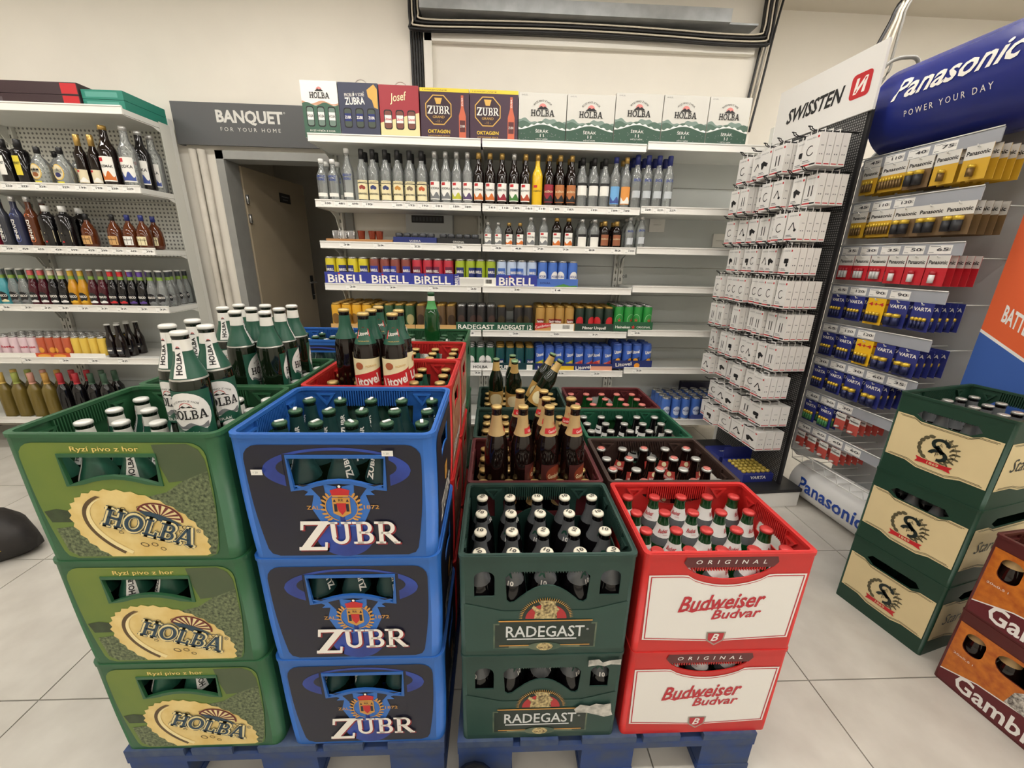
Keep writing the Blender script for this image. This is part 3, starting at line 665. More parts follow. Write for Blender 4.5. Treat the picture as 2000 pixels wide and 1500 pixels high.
# ---- bottle-green crate with three openings
def arch(cx, w_, z0, z1, n=8): return [(cx-w_/2, z0+.004), (cx+w_/2, z0+.004), (cx+w_/2, z1-w_/2*.8)]+[(cx+w_/2*math.cos(R(180*i/n)), z1-w_/2*.8+w_/2*.8*math.sin(R(180*i/n))) for i in range(1, n)]+[(cx-w_/2, z1-w_/2*.8)]
mid = [(-.09, .165)]+[(-.075+.15*i/10, .175+.043*math.sin(math.pi*i/10)) for i in range(0, 11)]+[(.09, .165), (.096, .238), (.082, .25), (-.082, .25), (-.096, .238)]
mid = [(-.092, .17), (-.085, .163)]+[(-.075+.15*i/10, .165+.047*math.sin(math.pi*i/10)) for i in range(0, 11)]+[(.085, .163), (.092, .17), (.096, .235), (.084, .25), (-.084, .25), (-.096, .235)]
rh = [arch(-.143, .046, .178, .252), arch(.143, .046, .178, .252), mid]
kit_rad = crate_body(PL_RDG, rh, [arch(0, .09, .19, .25)], warp=straight, rad=.012)
GLOW = M('pale_glow_print', (120, 128, 104), .5, noise=1, nscale=20, rgb2=(60, 84, 70)); PLQ = M('plaque_green_print', (30, 46, 38), .4); SILV = M('letter_silver', (214, 218, 218), .35); FIG = M('engraved_cream', (216, 196, 140), .5, noise=1, nscale=150, rgb2=(84, 66, 38)); EMR = M('emblem_red', (176, 40, 44), .4)
d = Dec(step=.0005)
d.poly([(-.19, .165), (-.1, .14), (.1, .14), (.19, .165), (.187, .02), (-.187, .02)], M('moulded_panel_green', (42, 74, 66), .5, noise=.12, nscale=10), 0)
pi = panel(kit_rad, d, 'front_print', warp=straight)
d = Dec(step=.0005)
for i in range(36):
    a = 180*i/35; d.raw([(.055*math.cos(R(a)), .12+.05*math.sin(R(a))), (.064*math.cos(R(a+1.5)), .12+.06*math.sin(R(a+1.5))), (.055*math.cos(R(a+3)), .12+.05*math.sin(R(a+3)))], [(0, 1, 2)], ORNG, 2)
d.poly(ellp(0, .118, .056, .05, 0, 24, 0, 180), PLQ, 2.2); d.poly(ellp(0, .118, .048, .042, 0, 24, 0, 180), EMR, 3)
d.poly([(-.028, .118), (.026, .118), (.024, .135), (.03, .145), (.02, .158), (.022, .168), (.008, .172), (-.012, .172), (-.02, .168), (-.012, .158), (-.014, .145), (-.022, .15), (-.03, .158), (-.034, .15), (-.026, .138)], FIG, 4)
d.poly([(-.118, .03), (-.085, .03), (-.085, .1), (-.118, .1)], PLQ, 2).poly([(.085, .03), (.118, .03), (.118, .1), (.085, .1)], PLQ, 2)
d.rect(-.122, .122, .027, .104, GLOW, 1).rect(-.108, .108, .036, .112, PLQ, 3).rect(-.11, .11, .11, .1135, ORNG, 4).rect(-.108, .108, .036, .0385, ORNG, 4)
d.text('RADEGAST', 0, .08, .185, SILV, .034, k=4.5, bold=.012).rect(-.09, .075, .0555, .0595, SILV, 4.5).text('®', .1, .085, .006, SILV, k=4.5)
d.poly(ellp(0, .034, .04, .013, 0, 16), GLOW, 5); d.poly(ellp(0, .034, .02, .012, 0, 12), FIG, 6)
panel(kit_rad, d, 'lettering', warp=straight, parent=pi)
# ---- scarlet crate
bh = [(-.09, .252)]+[(-.09+.18*i/12, .252-.031*math.sin(math.pi*i/12)**.7) for i in range(1, 12)]+[(.09, .252), (.1, .262), (.095, .268), (-.095, .268), (-.1, .262)]
bh = [(-.095+.19*i/12, .25-.028*math.sin(math.pi*i/12)**.7) for i in range(13)]
bh = bh+[(.1, .256), (-.1, .256)]
kit_bud = crate_body(PL_BUD, [bh], [arch(0, .1, .2, .255)], warp=straight, rad=.012)
BW = M('white_label_print', (236, 234, 230), .4); BR = M('script_red', (188, 34, 48), .4); MRN = M('plaque_maroon', (92, 30, 34), .4)
d = Dec(step=.0005)
lowc = [(-.095+.19*i/12, .235-.028*math.sin(math.pi*i/12)**.7) for i in range(13)]
o1 = [(-.185, .236), (-.11, .236)]+lowc+[(.11, .236), (.185, .236), (.18, .045), (.04, .038), (0, .036), (-.04, .038), (-.18, .045)]
d.poly([(x, z) for x, z in o1], BW, 0)
pi = panel(kit_bud, d, 'front_print', warp=straight)
d = Dec(step=.0005)
ins = lambda p, q: (p[0]*(1-q*.03), .14+(p[1]-.14)*(1-q*.05)-(.0 if abs(p[0]) > .1 else .001))
o2 = [ins(p, .8) for p in o1]; o3 = [ins(p, 1.3) for p in o1]
for i in range(len(o2)): j = (i+1) % len(o2); d.raw([o2[i], o2[j], o3[j], o3[i]], [(0, 1, 2, 3)], BR, 1)
d.text('Budweiser', .0, .158, .2, BR, .046, k=2, bold=.02, rot=4, shear=.3).text('Budvar', .04, .122, .115, BR, .028, k=2, bold=.018, rot=3, shear=.3)
d.poly([(-.09, .135), (-.06, .131), (.0, .14), (.1, .148), (.0, .143), (-.05, .139), (-.07, .127)], BR, 2)
d.poly([(-.024, .066), (.024, .066), (.022, .04), (0, .024), (-.022, .04)], M('shield_silver', (170, 160, 150), .3, metal=.5), 2).poly([(-.02, .063), (.02, .063), (.018, .042), (0, .029), (-.018, .042)], BR, 3).text('B', 0, .05, .016, BW, k=4, shear=.3, bold=.02)
d.poly([(-.105, .285), (.105, .285), (.11, .27), (.1, .257), (-.1, .257), (-.11, .27)], MRN, 1).text('O  R  I  G  I  N  A  L', 0, .272, .165, BW, .011, k=2, bold=.01, shear=.2)
panel(kit_bud, d, 'lettering', warp=straight, parent=pi)
# ---- plain crates seen from above
pk = lambda m: crate_body(m, [arch(0, .16, .19, .25)], [arch(0, .1, .2, .255)], warp=straight, rad=.012)
kit_mar, kit_brn, kit_rdg2, kit_grn = pk(PL_MAR), pk(PL_BRN), pk(PL_RDG), pk(PL_GRN2)
# ---- forest crate with cream label (short face and long face)
HS = .309; PS = HS-.0038
def swave(hw_, z0, z1): return [(-hw_, z0+.012), (-hw_*.55, z0+.012), (-hw_*.3, z0), (hw_*.3, z0), (hw_*.55, z0+.012), (hw_, z0+.012), (hw_, z1), (hw_*.66, z1), (hw_*.5, z1-.012), (-hw_*.5, z1-.012), (-hw_*.66, z1), (-hw_, z1)]
sh_s = [(-.085, .245), (-.06, .226), (.06, .226), (.085, .245), (.07, .262), (-.07, .262)]; sh_l = [(-.11, .245), (-.08, .226), (.08, .226), (.11, .245), (.09, .262), (-.09, .262)]
kit_sap = crate_body(PL_SG, [sh_l], [sh_s], warp=straight, rad=.008, h=HS)
SAPL = M('cream_label_print', (226, 208, 160), .5, noise=.1, nscale=5); ENG = M('engraving_ink', (92, 86, 62), .5); SINK = M('letter_green_black', (22, 36, 34), .45)
def sapdec(hw_, art):
    d = Dec(step=.0005)
    d.poly(swave(hw_, .06, .235), SAPL, 0)
    for s_, m in ((.94, ENG), (.9, ENG)):
        a = swave(hw_*s_, .147+(.06-.147)*s_, .147+(.235-.147)*s_); n_ = len(a)
        for i in list(range(0, 5))+list(range(6, 11)): d.polys([quad(a[i], a[(i+1) % n_], .0016)], m, 1)
    if art:
        for s in (-1, 1):
            d.polys(band(0, .145, (.048, .048), (.0465, .0465), 110 if s < 0 else -70, 250 if s < 0 else 70, 12), ENG, 1.5)
            for i in range(7):
                a = R(115+i*20); x_, z_ = s*-.044*math.cos(a) if s > 0 else .044*math.cos(a), .145+.044*math.sin(a)
                if s < 0: d.poly(ellp(x_-.006, z_, .009, .0065, i*25, 8), ENG, 2)
                else: d.poly(ellp(x_+.004, z_, .012, .0035, 60-i*18, 8), ENG, 2); d.poly(ellp(x_-.006, z_-.004, .01, .003, 100-i*18, 8), ENG, 2)
        d.polys(band(.004, .166, (.025, .021), (.014, .011), -5, 270, 14)+band(.004, .127, (.027, .021), (.015, .011), -90, 175, 14), SINK, 4)
        d.polys([quad((-.006, .158), (.016, .136), .013)], SINK, 4)
        d.text('A', .005, .165, .011, ENG, k=5).text('P', .002, .129, .009, ENG, k=5)
        d.poly([(-.05, .103), (-.03, .1), (.03, .1), (.05, .103), (.044, .092), (.05, .082), (.028, .085), (-.028, .085), (-.05, .082), (-.044, .092)], RED, 3).text('1869', 0, .0925, .032, SAPL, .009, k=4, bold=.01)
    else: d.text('Staropramen', .0, .15, .29, SINK, .06, k=2, shear=.25)
    return d
panel(kit_sap, sapdec(.138, True), 'side_print', fn=lambda u, v, k: (-W/2-.0012-k, -u, v)); panel(kit_sap, sapdec(.188, False), 'front_print', warp=straight)
# ---- oxblood crate with oval openings
gh = [rrect(-.165, -.115, .16, .235, .022), rrect(-.09, .09, .175, .24, .03), rrect(.115, .165, .16, .235, .022)]
kit_gam = crate_body(PL_GAM, [gh[1]], [[(p[0]*.74, p[1]) for p in h_] for h_ in gh], warp=straight, rad=.01, w=.3, d=.4) if False else crate_body(PL_GAM, gh, [gh[1]], warp=straight, rad=.01)
AMB = M('amber_beer_print', (206, 120, 36), .4, noise=1, nscale=40, rgb2=(170, 84, 24)); RIB = M('ribbon_wine_print', (96, 26, 34), .4); KNG = M('engraved_king_print', (210, 206, 196), .5, noise=1, nscale=130, rgb2=(60, 52, 50))
d = Dec(step=.0005); panelplate(d, [(-.19, .255), (.19, .255), (.19, .03), (-.19, .03)], None, AMB)
L = [[Vector((u, v, 0)) for u, v in lp] for lp in [[(-.188, .252), (.188, .252), (.188, .09), (-.188, .15)]]+[[(p[0], p[1]) for p in h_] for h_ in gh]]
d.P = []; t_ = geometry.tessellate_polygon(L); d.raw([(p.x, p.y) for lp in L for p in lp], [tuple(i) for i in t_], AMB, 0); d.poly([(-.188, .15), (.188, .09), (.188, .05), (-.188, .05)], AMB, 0)
pi = panel(kit_gam, d, 'front_print', warp=straight)
d = Dec(step=.0005); d.poly([(-.188, .05), (-.1, .085), (0, .1), (.1, .085), (.188, .06), (.188, .012), (-.188, .012)], RIB, 1)
d.poly([(-.188, .05), (-.1, .085), (0, .1), (.1, .085), (.188, .06), (.188, .063), (.1, .089), (0, .104), (-.1, .089), (-.188, .054)], BW, 2)
d.text('Gambrinus', .0, .05, .29, BW, .058, k=3, bold=.02).text('20x0,5 l', -.15, .135, .05, BW, .008, k=2)
d.poly([(-.04, .1), (.03, .1), (.032, .14), (.02, .168), (-.01, .172), (-.03, .15)], KNG, 3)
panel(kit_gam, d, 'lettering', warp=straight, parent=pi)
# ============================================================ pallets
WOODB = M('blue_painted_wood', (38, 66, 124), .7, noise=1, nscale=16, rgb2=(62, 74, 100), bump=.2); WOODT = M('worn_blue_wood', (74, 88, 112), .75, noise=1, nscale=24, rgb2=(46, 66, 110), bump=.2)
def pallet(x0, y0, label):
    g = ob('pallet', None); g.location = (x0, y0, 0); tag(g, label, 'pallet')
    for i in range(5):
        x = i*.1638
        wd = .145 if i % 2 == 0 else .1
        ob('deck_board', MB().box(x, x+wd, 0, 1.2, .122, .144, WOODT).mesh('deck_board'), g)
    for y in (0, .53, 1.1): ob('stringer_board', MB().box(0, .8, y, y+.1, .1, .1215, WOODB).mesh('stringer_board'), g)
    for y in (0, .53, 1.1):
        for x in (.0, .3275, .655): ob('block', MB().box(x+.002, x+.143, y+.002, y+.098, .022, .0995, WOODB).mesh('block'), g)
    for x in (.0, .3275, .655): ob('bottom_board', MB().box(x, x+.145, 0, 1.2, 0, .0215, WOODB).mesh('bottom_board'), g)
    return g
pallet(-.925, .715, 'blue painted wooden pallet under the meadow-print and blue crates'); pallet(-.09, .712, 'blue painted wooden pallet under the bottle-green and scarlet crates')
FILM = M('stretch_film', (30, 30, 32), .2, noise=.4, nscale=30, bump=.5)
tag(ob('film_roll', MB().lathe([(.03, 0), (.06, .012), (.066, .04), (.055, .07), (.062, .09), (.05, .1)], FILM, 16, (-.045, .64, 0)).mesh('film_roll')), 'crumpled black stretch film roll on the tiles between the pallets', 'film')
# ============================================================ beer bottles
CAPW = M('cap_white', (226, 226, 220), .3, metal=.2); CAPGN = M('cap_green', (56, 92, 66), .32, metal=.3); CAPGD = M('cap_gold', (206, 176, 112), .3, metal=.5); CAPR = M('cap_red', (186, 54, 52), .3, metal=.2); CAPSV = M('cap_silver', (190, 190, 184), .28, metal=.6); CAPRS = M('cap_rose', (204, 120, 110), .3, metal=.2)
FGREEN = M('foil_green', (34, 84, 66), .35); FWHITE = M('foil_white', (232, 230, 222), .4); FGREY = M('foil_grey', (92, 94, 96), .4); FZ = M('foil_blue_green', (24, 58, 56), .4); FGOLD = M('foil_gold', (196, 164, 100), .35); FBEIGE = M('foil_beige', (190, 160, 110), .4); SUN = M('sun_pink', (214, 130, 124), .5)
def sun(d, x, z, r, k):
    d.poly(ellp(x, z, r, r, 0, 16, 0, 180), SUN, k); d.poly([(x-r*1.5, z-r*.35), (x-r*.4, z+r*.45), (x+r*.1, z+r*.1), (x+r*.6, z+r*.35), (x+r*1.6, z-r*.35)], BLACK, k+1)
d = Dec(.004); d.rect(-.046, .046, .05, .147, FGREEN, 0); d.ell(0, .098, .04, .046, BW, 1); d.strip(-.04, .04, lambda u: .051, lambda u: .07+.005*math.sin(u*160), FGREEN, 2); d.strip(-.032, .032, lambda u: .068, lambda u: .077+.004*math.sin(u*200+1), GREY, 1.6)
sun(d, 0, .113, .011, 2); d.slab('HOLBA', 0, .098, .066, .019, BLACK, 3.5); d.text('RYZÍ PIVO Z HOR', 0, .128, .05, BLACK, .0045, k=3, arcr=.035).text('ŠERÁK', 0, .059, .03, BW, .008, k=3)
da = Dec(.004); da.rect(-.0075, .0075, .172, .243, BW, 0, nv=5); da.text('HOLBA', 0, .2, .042, BLACK, .0085, rot=90, k=1.5, bold=.03); sun(da, 0, .229, .004, 1)
k_holba = bottle(BEER, G_GREEN, CAPW, [(.17, .222, FGREEN), (.2225, .245, FWHITE), (.166, .1695, CAPSV)], d, da)
k_holba_c = bottle(BEER, G_GREEN, CAPW, [(.17, .222, FGREEN), (.2225, .245, FWHITE)], None, da)
da = Dec(.004); da.text('ZUBR', 0, .2, .048, LW, .011, rot=90, k=1, bold=.03)
def ztop(b, z): b.box(-.004, .003, -.009, .009, z, z+.0022, BW)
k_zubr = bottle(BEER, G_GREEN, CAPGN, [(.168, .245, FZ)], None, da, top=ztop)
d = Dec(.004); d.rect(-.05, .05, .045, .14, CREAM, 0); d.strip(-.05, .05, lambda u: .047, lambda u: .1+.25*u, RED, 1); d.text('Litovel', 0, .078, .07, LW, .028, k=2.5, bold=.03, rot=12).ell(-.016, .12, .011, .01, C(176, 96, 60), 2).text('MORAVIA', .016, .12, .03, GOLD, .006, k=2, rot=6)
da = Dec(.004); da.poly([(-.016, .193), (.016, .199), (.016, .218), (0, .224), (-.016, .214)], RED, 1).text('Litovel', 0, .207, .027, LW, .01, k=2, rot=8, bold=.02).text('MORAVIA', 0, .187, .022, GOLD, .003, k=2)
k_lit = bottle(BEER, G_BROWN, CAPGD, [(.178, .243, FGREEN)], d, da); k_lit_c = bottle(BEER, G_BROWN, CAPGD, [(.178, .243, FGREEN)])
def tenn(b, z):
    for vs, fs, _ in [text_geo('10', .02)]: b.add([(x*.015, y*.011, z+.0022) for x, y in vs], fs, BLACK)
da = Dec(.004); da.poly([(-.009, .2), (.009, .203), (.005, .214), (-.004, .212)], DGREEN, 1).text('10', .006, .192, .011, LW, k=2, bold=.03)
k_rad = bottle(BEER, G_DARK, M('cap_ivory', (232, 226, 206), .35), [(.185, .24, FGREY)], None, da, top=tenn)
da = Dec(.004); da.text('Budvar', 0, .211, .026, BR, .011, k=1, bold=.02, shear=.3, rot=8).text('ORIGINÁL', .005, .201, .012, BR, .003, k=1)
k_bud = bottle(BEER, G_EMER, CAPR, [(.192, .226, BW), (.172, .1915, FGREY)], None, da)
d = Dec(.004); d.rect(-.046, .046, .03, .1, C(70, 30, 28), 0); d.ell(.0, .065, .03, .03, C(130, 56, 34), 1); d.text('Gambrinus', 0, .062, .05, CREAM, .014, k=2)
da = Dec(.004); da.strip(-.026, .026, lambda u: .196, lambda u: .214+.1*u, RED, 1).text('Gambrinus', 0, .204, .032, LW, .008, k=2, rot=6).text('12', .004, .226, .01, RED, k=2)
k_gam = bottle(LITRE, G_BROWN, CAPGD, [(.188, .25, FBEIGE)], d, da); k_gam_c = bottle(BEER, G_BROWN, CAPGD, [(.19, .243, FBEIGE)])
da = Dec(.004); da.rect(-.02, .02, .186, .216, C(176, 60, 52), 0, nv=3).ell(0, .206, .008, .008, CREAM, 1).text('BERNARD', 0, .193, .03, LW, .006, k=2)
k_ber = bottle(BEER, G_BROWN, CAPSV, [], None, da)
def redtop(b, z): b.lathe([(.0118, z), (.0118, z+.0018), (.001, z+.002)], CAPRS, 12, close=False)
k_ber2 = bottle(BEER, G_BROWN, CAPSV, [], None, da, top=redtop)
da = Dec(.004); da.rect(-.02, .02, .19, .222, BW, 0, nv=3).rect(-.014, .014, .203, .209, BLACK, 1)
k_wht = bottle(BEER, G_DARK, CAPSV, [], None, da)
k_rose = bottle(BEER, G_EMER, CAPRS, [])
d = Dec(.004); d.rect(-.046, .046, .03, .11, C(190, 150, 80), 0); d.ell(.0, .07, .03, .03, CREAM, 1)
k_pil = bottle(BEER, G_GREEN, M('cap_pale_green', (120, 150, 110), .3, metal=.4), [(.205, .246, FGOLD)], d); k_pil_c = bottle(BEER, G_GREEN, CAPGD, [(.205, .243, FBEIGE)])
k_green = bottle(BEER, G_EMER, CAPGN, [(.19, .225, M('foil_leaf_green', (70, 150, 80), .4)), (.2255, .245, FWHITE)]); k_mint = bottle(BEER, G_EMER, CAPGN, [(.19, .243, FWHITE)])
k_sap = bottle(BEER, G_DARK, CAPSV, [(.19, .243, FGREY)])
BK_KIND = {id(k): 'green beer bottle' for k in (k_holba, k_holba_c, k_zubr, k_bud, k_rose, k_pil, k_pil_c, k_green, k_mint)}
BK_KIND.update({id(k): 'black beer bottle' for k in (k_rad, k_wht, k_sap)})
# ============================================================ crates on the pallets
BX, BY = [-.1554+.0777*i for i in range(5)], [-.11025+.0735*j for j in range(4)]
def fill(cx, cy, zb, kits, label, grp, rows=range(4), rz=0.0, only=None, cols=range(5)):
    for j in rows:
        for i in cols:
            if only and (i, j) not in only: continue
            x, y = BX[i], BY[j]; c_, s_ = math.cos(rz), math.sin(rz)
            kt = kits[(i*7+j*3) % len(kits)]
            place(kt, (cx+x*c_-y*s_, cy+x*s_+y*c_, zb+.0125), label+', '+('front row', 'second row', 'third row', 'back row')[j], BK_KIND.get(id(kt), 'brown beer bottle'), grp+', '+('front row', 'second row', 'third row', 'back row')[j], rz=random.uniform(-1.2, 1.2))
def crates(kit, cx, cy, n, name, labs, rz=0.0, hh=HC, z0=ZP):
    return [place([(name,)+tuple(kit[0][1:])]+kit[1:], (cx, cy, z0+k*(hh-.0038)), labs[k], 'crate', None, rz=rz) for k in range(n)]
RY = [.868, 1.17, 1.472, 1.774]; XH, XZ = -.73, -.317
lv = ('bottom', 'middle', 'topmost')
crates(kit_holba, XH, RY[0], 3, 'beer_crate', ['green crate with gold bottle-cap picture, %s of the front stack' % s for s in lv])
zc = crates(kit_zubr, XZ, RY[0], 3, 'beer_crate', ['blue crate with white serif lettering, %s of the front stack' % s for s in lv])
crates(kit_green2, XH, RY[1], 3, 'beer_crate', ['plain-fronted green crate, %s of the stack behind the gold-cap crates' % s for s in lv])
crates(kit_red, XZ, RY[1], 3, 'beer_crate', ['red crate, %s of the stack right behind the blue front stack' % s for s in lv])
crates(kit_red, XZ, RY[2], 3, 'beer_crate', ['red crate, %s of the second red stack, before the green one' % s for s in lv])
crates(kit_green2, XZ, RY[3], 3, 'beer_crate', ['green crate, %s of the rear stack behind the red crates' % s for s in lv])
crates(kit_green2, XH, RY[2], 2, 'beer_crate', ['green crate, %s of the low two-crate stack before the rear blue stack' % s for s in ('lower', 'upper')])
crates(kit_zubr, XH, RY[3], 3, 'beer_crate', ['blue crate, %s of the rear stack next to the doorway' % s for s in lv])
for sx_, sz_ in ((-.148, .215), (.108, .256)): ob('price_sticker', stk.mesh('price_sticker', front(-D/2-.0068)), zc[2], (sx_, 0, sz_))['label'] = 'small white price sticker'
Z2 = ZP+2*PITCH; Z1 = ZP+PITCH
fill(XH, RY[0], Z2, [k_holba_c], 'white-capped green bottle set in the topmost gold-cap picture crate', 'bottles in the front green crate')
fill(XZ, RY[0], Z2, [k_zubr], 'green-capped bottle with white vertical lettering in the topmost front blue crate', 'bottles in the front blue crate')
fill(XH, RY[1], Z2, [k_holba_c], 'white-capped green bottle set in the second green crate', 'bottles in the second green crate')
fill(XZ, RY[1], Z2, [k_lit_c], 'brown bottle with gold cap set in the first red crate', 'bottles in the first red crate')
fill(XZ, RY[2], Z2, [k_lit_c], 'brown bottle with gold cap set in the second red crate', 'bottles in the second red crate')
fill(XZ, RY[3], Z2, [k_mint], 'green bottle with pale neck set in the rear green crate', 'bottles in the rear green crate')
fill(XH, RY[3], Z2, [k_zubr], 'green-capped bottle set in the rear blue crate by the doorway', 'bottles in the rear blue crate')
for z_, s in ((ZP, 'bottom'), (Z1, 'middle')):
    fill(XH, RY[0], z_, [k_holba_c], 'dark green bottle behind the hand hole of the %s gold-cap crate' % s, 'bottles in the %s gold-cap crate' % s, rows=range(2))
    fill(XZ, RY[0], z_, [k_zubr], 'dark green bottle behind the hand hole of the %s front blue crate' % s, 'bottles in the %s front blue crate' % s, rows=range(2))
ZS = .2175     # wedged between four necks
def stand(kt, x, y, zc, label, grp, rz=0.0, tilt=None, up=0.0):
    m = Matrix.Translation((x, y, zc+ZS+up)) @ (tilt or Matrix.Identity(4)) @ Matrix.Rotation(rz, 4, 'Z'); place(kt, None, label, BK_KIND.get(id(kt), 'brown beer bottle'), grp, mat=m)
LXH = [XH+.0777*(i-1.5) for i in range(4)]; LXZ = [XZ+.0777*(i-1.5) for i in range(4)]
LYr = lambda r: [RY[r]-.0735, RY[r], RY[r]+.0735]
for (i, j, a, t_) in ((2, 1, -.2, 'in the inner corner of the group'), (3, 0, .15, 'nearest the printed front'), (3, 1, .6, 'beside the blue crate'), (2, 2, .3, 'at the back of the group')): stand(k_holba, LXH[i], LYr(0)[j], Z2, 'tall bottle standing on the front green crate, '+t_, 'bottles standing on the front green crate', a)
for (i, j, a) in ((1, 1, .3), (1, 2, .2), (2, 0, 1.9), (2, 1, 2.2), (2, 2, .1), (3, 0, 2.4), (3, 1, 2.0), (3, 2, 2.6)): stand(k_holba, LXH[i], LYr(1)[j], Z2, 'tall green bottle with white neck standing on the second green crate', 'bottles standing on the second green crate', a)
for (i, j, a) in ((0, 1, 2.2), (1, 0, .12), (1, 1, 2.5), (1, 2, .2), (2, 0, .2), (2, 1, 2.0)): stand(k_lit, LXZ[i], LYr(1)[j], Z2, 'brown bottle with red and cream label standing on the first red crate', 'bottles standing on the first red crate', a)
stand(k_green, LXZ[2], RY[3], Z2, 'bright green bottle standing alone on the rear green crate', None)
# right pallet
XR, XB = .123, .538
two = ('lower', 'upper')
rcs = crates(kit_rad, XR, RY[0], 2, 'beer_crate', ['bottle-green crate with arched openings and silver lettering, %s one' % s for s in two])
TORN = M('torn_paper', (206, 204, 196), .8, noise=1, nscale=60, rgb2=(150, 150, 144))
for pts in ([(.085, .112), (.1, .128), (.125, .122), (.14, .13), (.16, .126), (.178, .13), (.182, .1), (.186, .088), (.165, .082), (.15, .088), (.12, .098), (.09, .1)], [(.11, .278), (.135, .281), (.145, .27), (.16, .276), (.19, .28), (.19, .262), (.165, .264), (.15, .258), (.135, .262), (.11, .258)]):
    ob('torn_label', Dec().poly(pts, TORN, 0).mesh('torn_label', front(-D/2-.0062)), rcs[0])['label'] = 'torn white paper remnant'
crates(kit_bud, XB, RY[0], 2, 'beer_crate', ['scarlet crate with white label and red script, %s one' % s for s in two])
for kt, x, r, lab in ((kit_mar, XR, 1, 'maroon crate crowded with big brown bottles, {} of its pair'), (kit_rdg2, XR, 2, 'dark green crate behind the big brown bottles, {} of its pair'), (kit_rdg2, XR, 3, 'dark green crate with leaning bottles on top, {} of its pair'),
                      (kit_brn, XB, 1, 'dark brown crate behind the scarlet crate, {} of its pair'), (kit_grn, XB, 2, 'mid-green crate holding white-necked bottles, {} of its pair'), (kit_mar, XB, 3, 'maroon crate nearest the wall shelves, {} of its pair')):
    crates(kt, x, RY[r], 2, 'beer_crate', [lab.format(s) for s in two])
fill(XR, RY[0], Z1, [k_rad], 'dark bottle with grey neck and numbered cap in the upper bottle-green crate', 'bottles in the bottle-green crate')
fill(XB, RY[0], Z1, [k_bud], 'green bottle with red cap and white neck label in the upper scarlet crate', 'bottles in the scarlet crate')
fill(XR, RY[0], ZP, [k_rad], 'dark bottle behind the openings of the lower bottle-green crate', 'bottles in the lower bottle-green crate', rows=range(1))
fill(XB, RY[0], ZP, [k_bud], 'green bottle behind the hand hole of the lower scarlet crate', 'bottles in the lower scarlet crate', rows=range(1))
fill(XR, RY[1], Z1, [k_gam_c], 'brown bottle with gold cap deep in the upper maroon crate', 'bottles in the maroon crate')
fill(XR, RY[2], Z1, [k_gam_c], 'brown bottle with gold cap in the dark green crate behind the maroon one', 'bottles in the dark green crate')
fill(XR, RY[3], Z1, [k_pil_c], 'green bottle with gold neck in the dark green crate under the leaning bottles', 'bottles in the rear dark green crate')
fill(XB, RY[1], Z1, [k_ber, k_ber2], 'brown bottle with red neck label in the dark brown crate', 'bottles in the brown crate')
fill(XB, RY[2], Z1, [k_wht], 'black bottle with white neck label in the mid-green crate', 'bottles in the mid-green crate')
fill(XB, RY[3], Z1, [k_rose], 'green bottle with rose cap in the rear maroon crate', 'bottles in the rear maroon crate')
LXR = [XR+.0777*(i-1.5) for i in range(4)]
for (i, j, a) in ((0, 0, 2.6), (1, 0, 1.5), (2, 0, .7), (3, 0, .9), (2, 1, .7), (3, 1, -.5), (1, 2, .2), (2, 2, -.2)): stand(k_gam, LXR[i], LYr(1)[j], Z1, 'big brown bottle with beige and red neck standing on the maroon crate', 'big bottles standing on the maroon crate', a, up=.009)
for x, y in ((LXR[0], LYr(3)[1]), (LXR[1], LYr(3)[2])): stand(k_pil, x, y, Z1, 'green bottle with gold neck standing upright on the rear dark green crate', 'upright bottles on the rear dark green crate')
stand(k_pil, LXR[1], LYr(3)[0], Z1, 'green bottle tilted towards the viewer on the rear dark green crate', None, tilt=Matrix.Rotation(R(14), 4, 'X'), up=.034)
for x, y, a in ((LXR[2], LYr(3)[1], 24), (LXR[2], LYr(3)[0], 30)): stand(k_pil, x, y, Z1, 'green gold-necked bottle leaning over on the rear dark green crate', 'leaning bottles on the rear dark green crate', tilt=Matrix.Rotation(R(a), 4, 'Y'), up=.048)
# forest and oxblood crates on the floor to the right
RS = R(14.2)
crates(kit_sap, 1.698, 1.2165, 3, 'beer_crate', ['forest green crate with cream hop label, %s of the floor stack' % s for s in lv], rz=RS, hh=HS, z0=-.0038)
fill(1.698, 1.2165, 2*PS-.0038, [k_sap], 'black bottle with silver cap in the topmost cream-label crate', 'bottles in the cream-label crate', rz=RS)
fill(1.698, 1.2165, PS-.0038, [k_sap], 'black bottle behind the hand hole of the middle cream-label crate', 'bottles in the middle cream-label crate', rz=RS, cols=range(2))
RG = R(-82)
crates(kit_gam, 1.70, .785, 2, 'beer_crate', ['oxblood crate with amber beer print, %s one beside the cream-label stack' % s for s in two], rz=RG, z0=-.0038)
for z_, s in ((-.0038, 'lower'), (PITCH-.0038, 'upper')): fill(1.70, .785, z_, [k_gam_c], 'brown bottle in the %s oxblood crate' % s, 'bottles in the %s oxblood crate' % s, rz=RG)
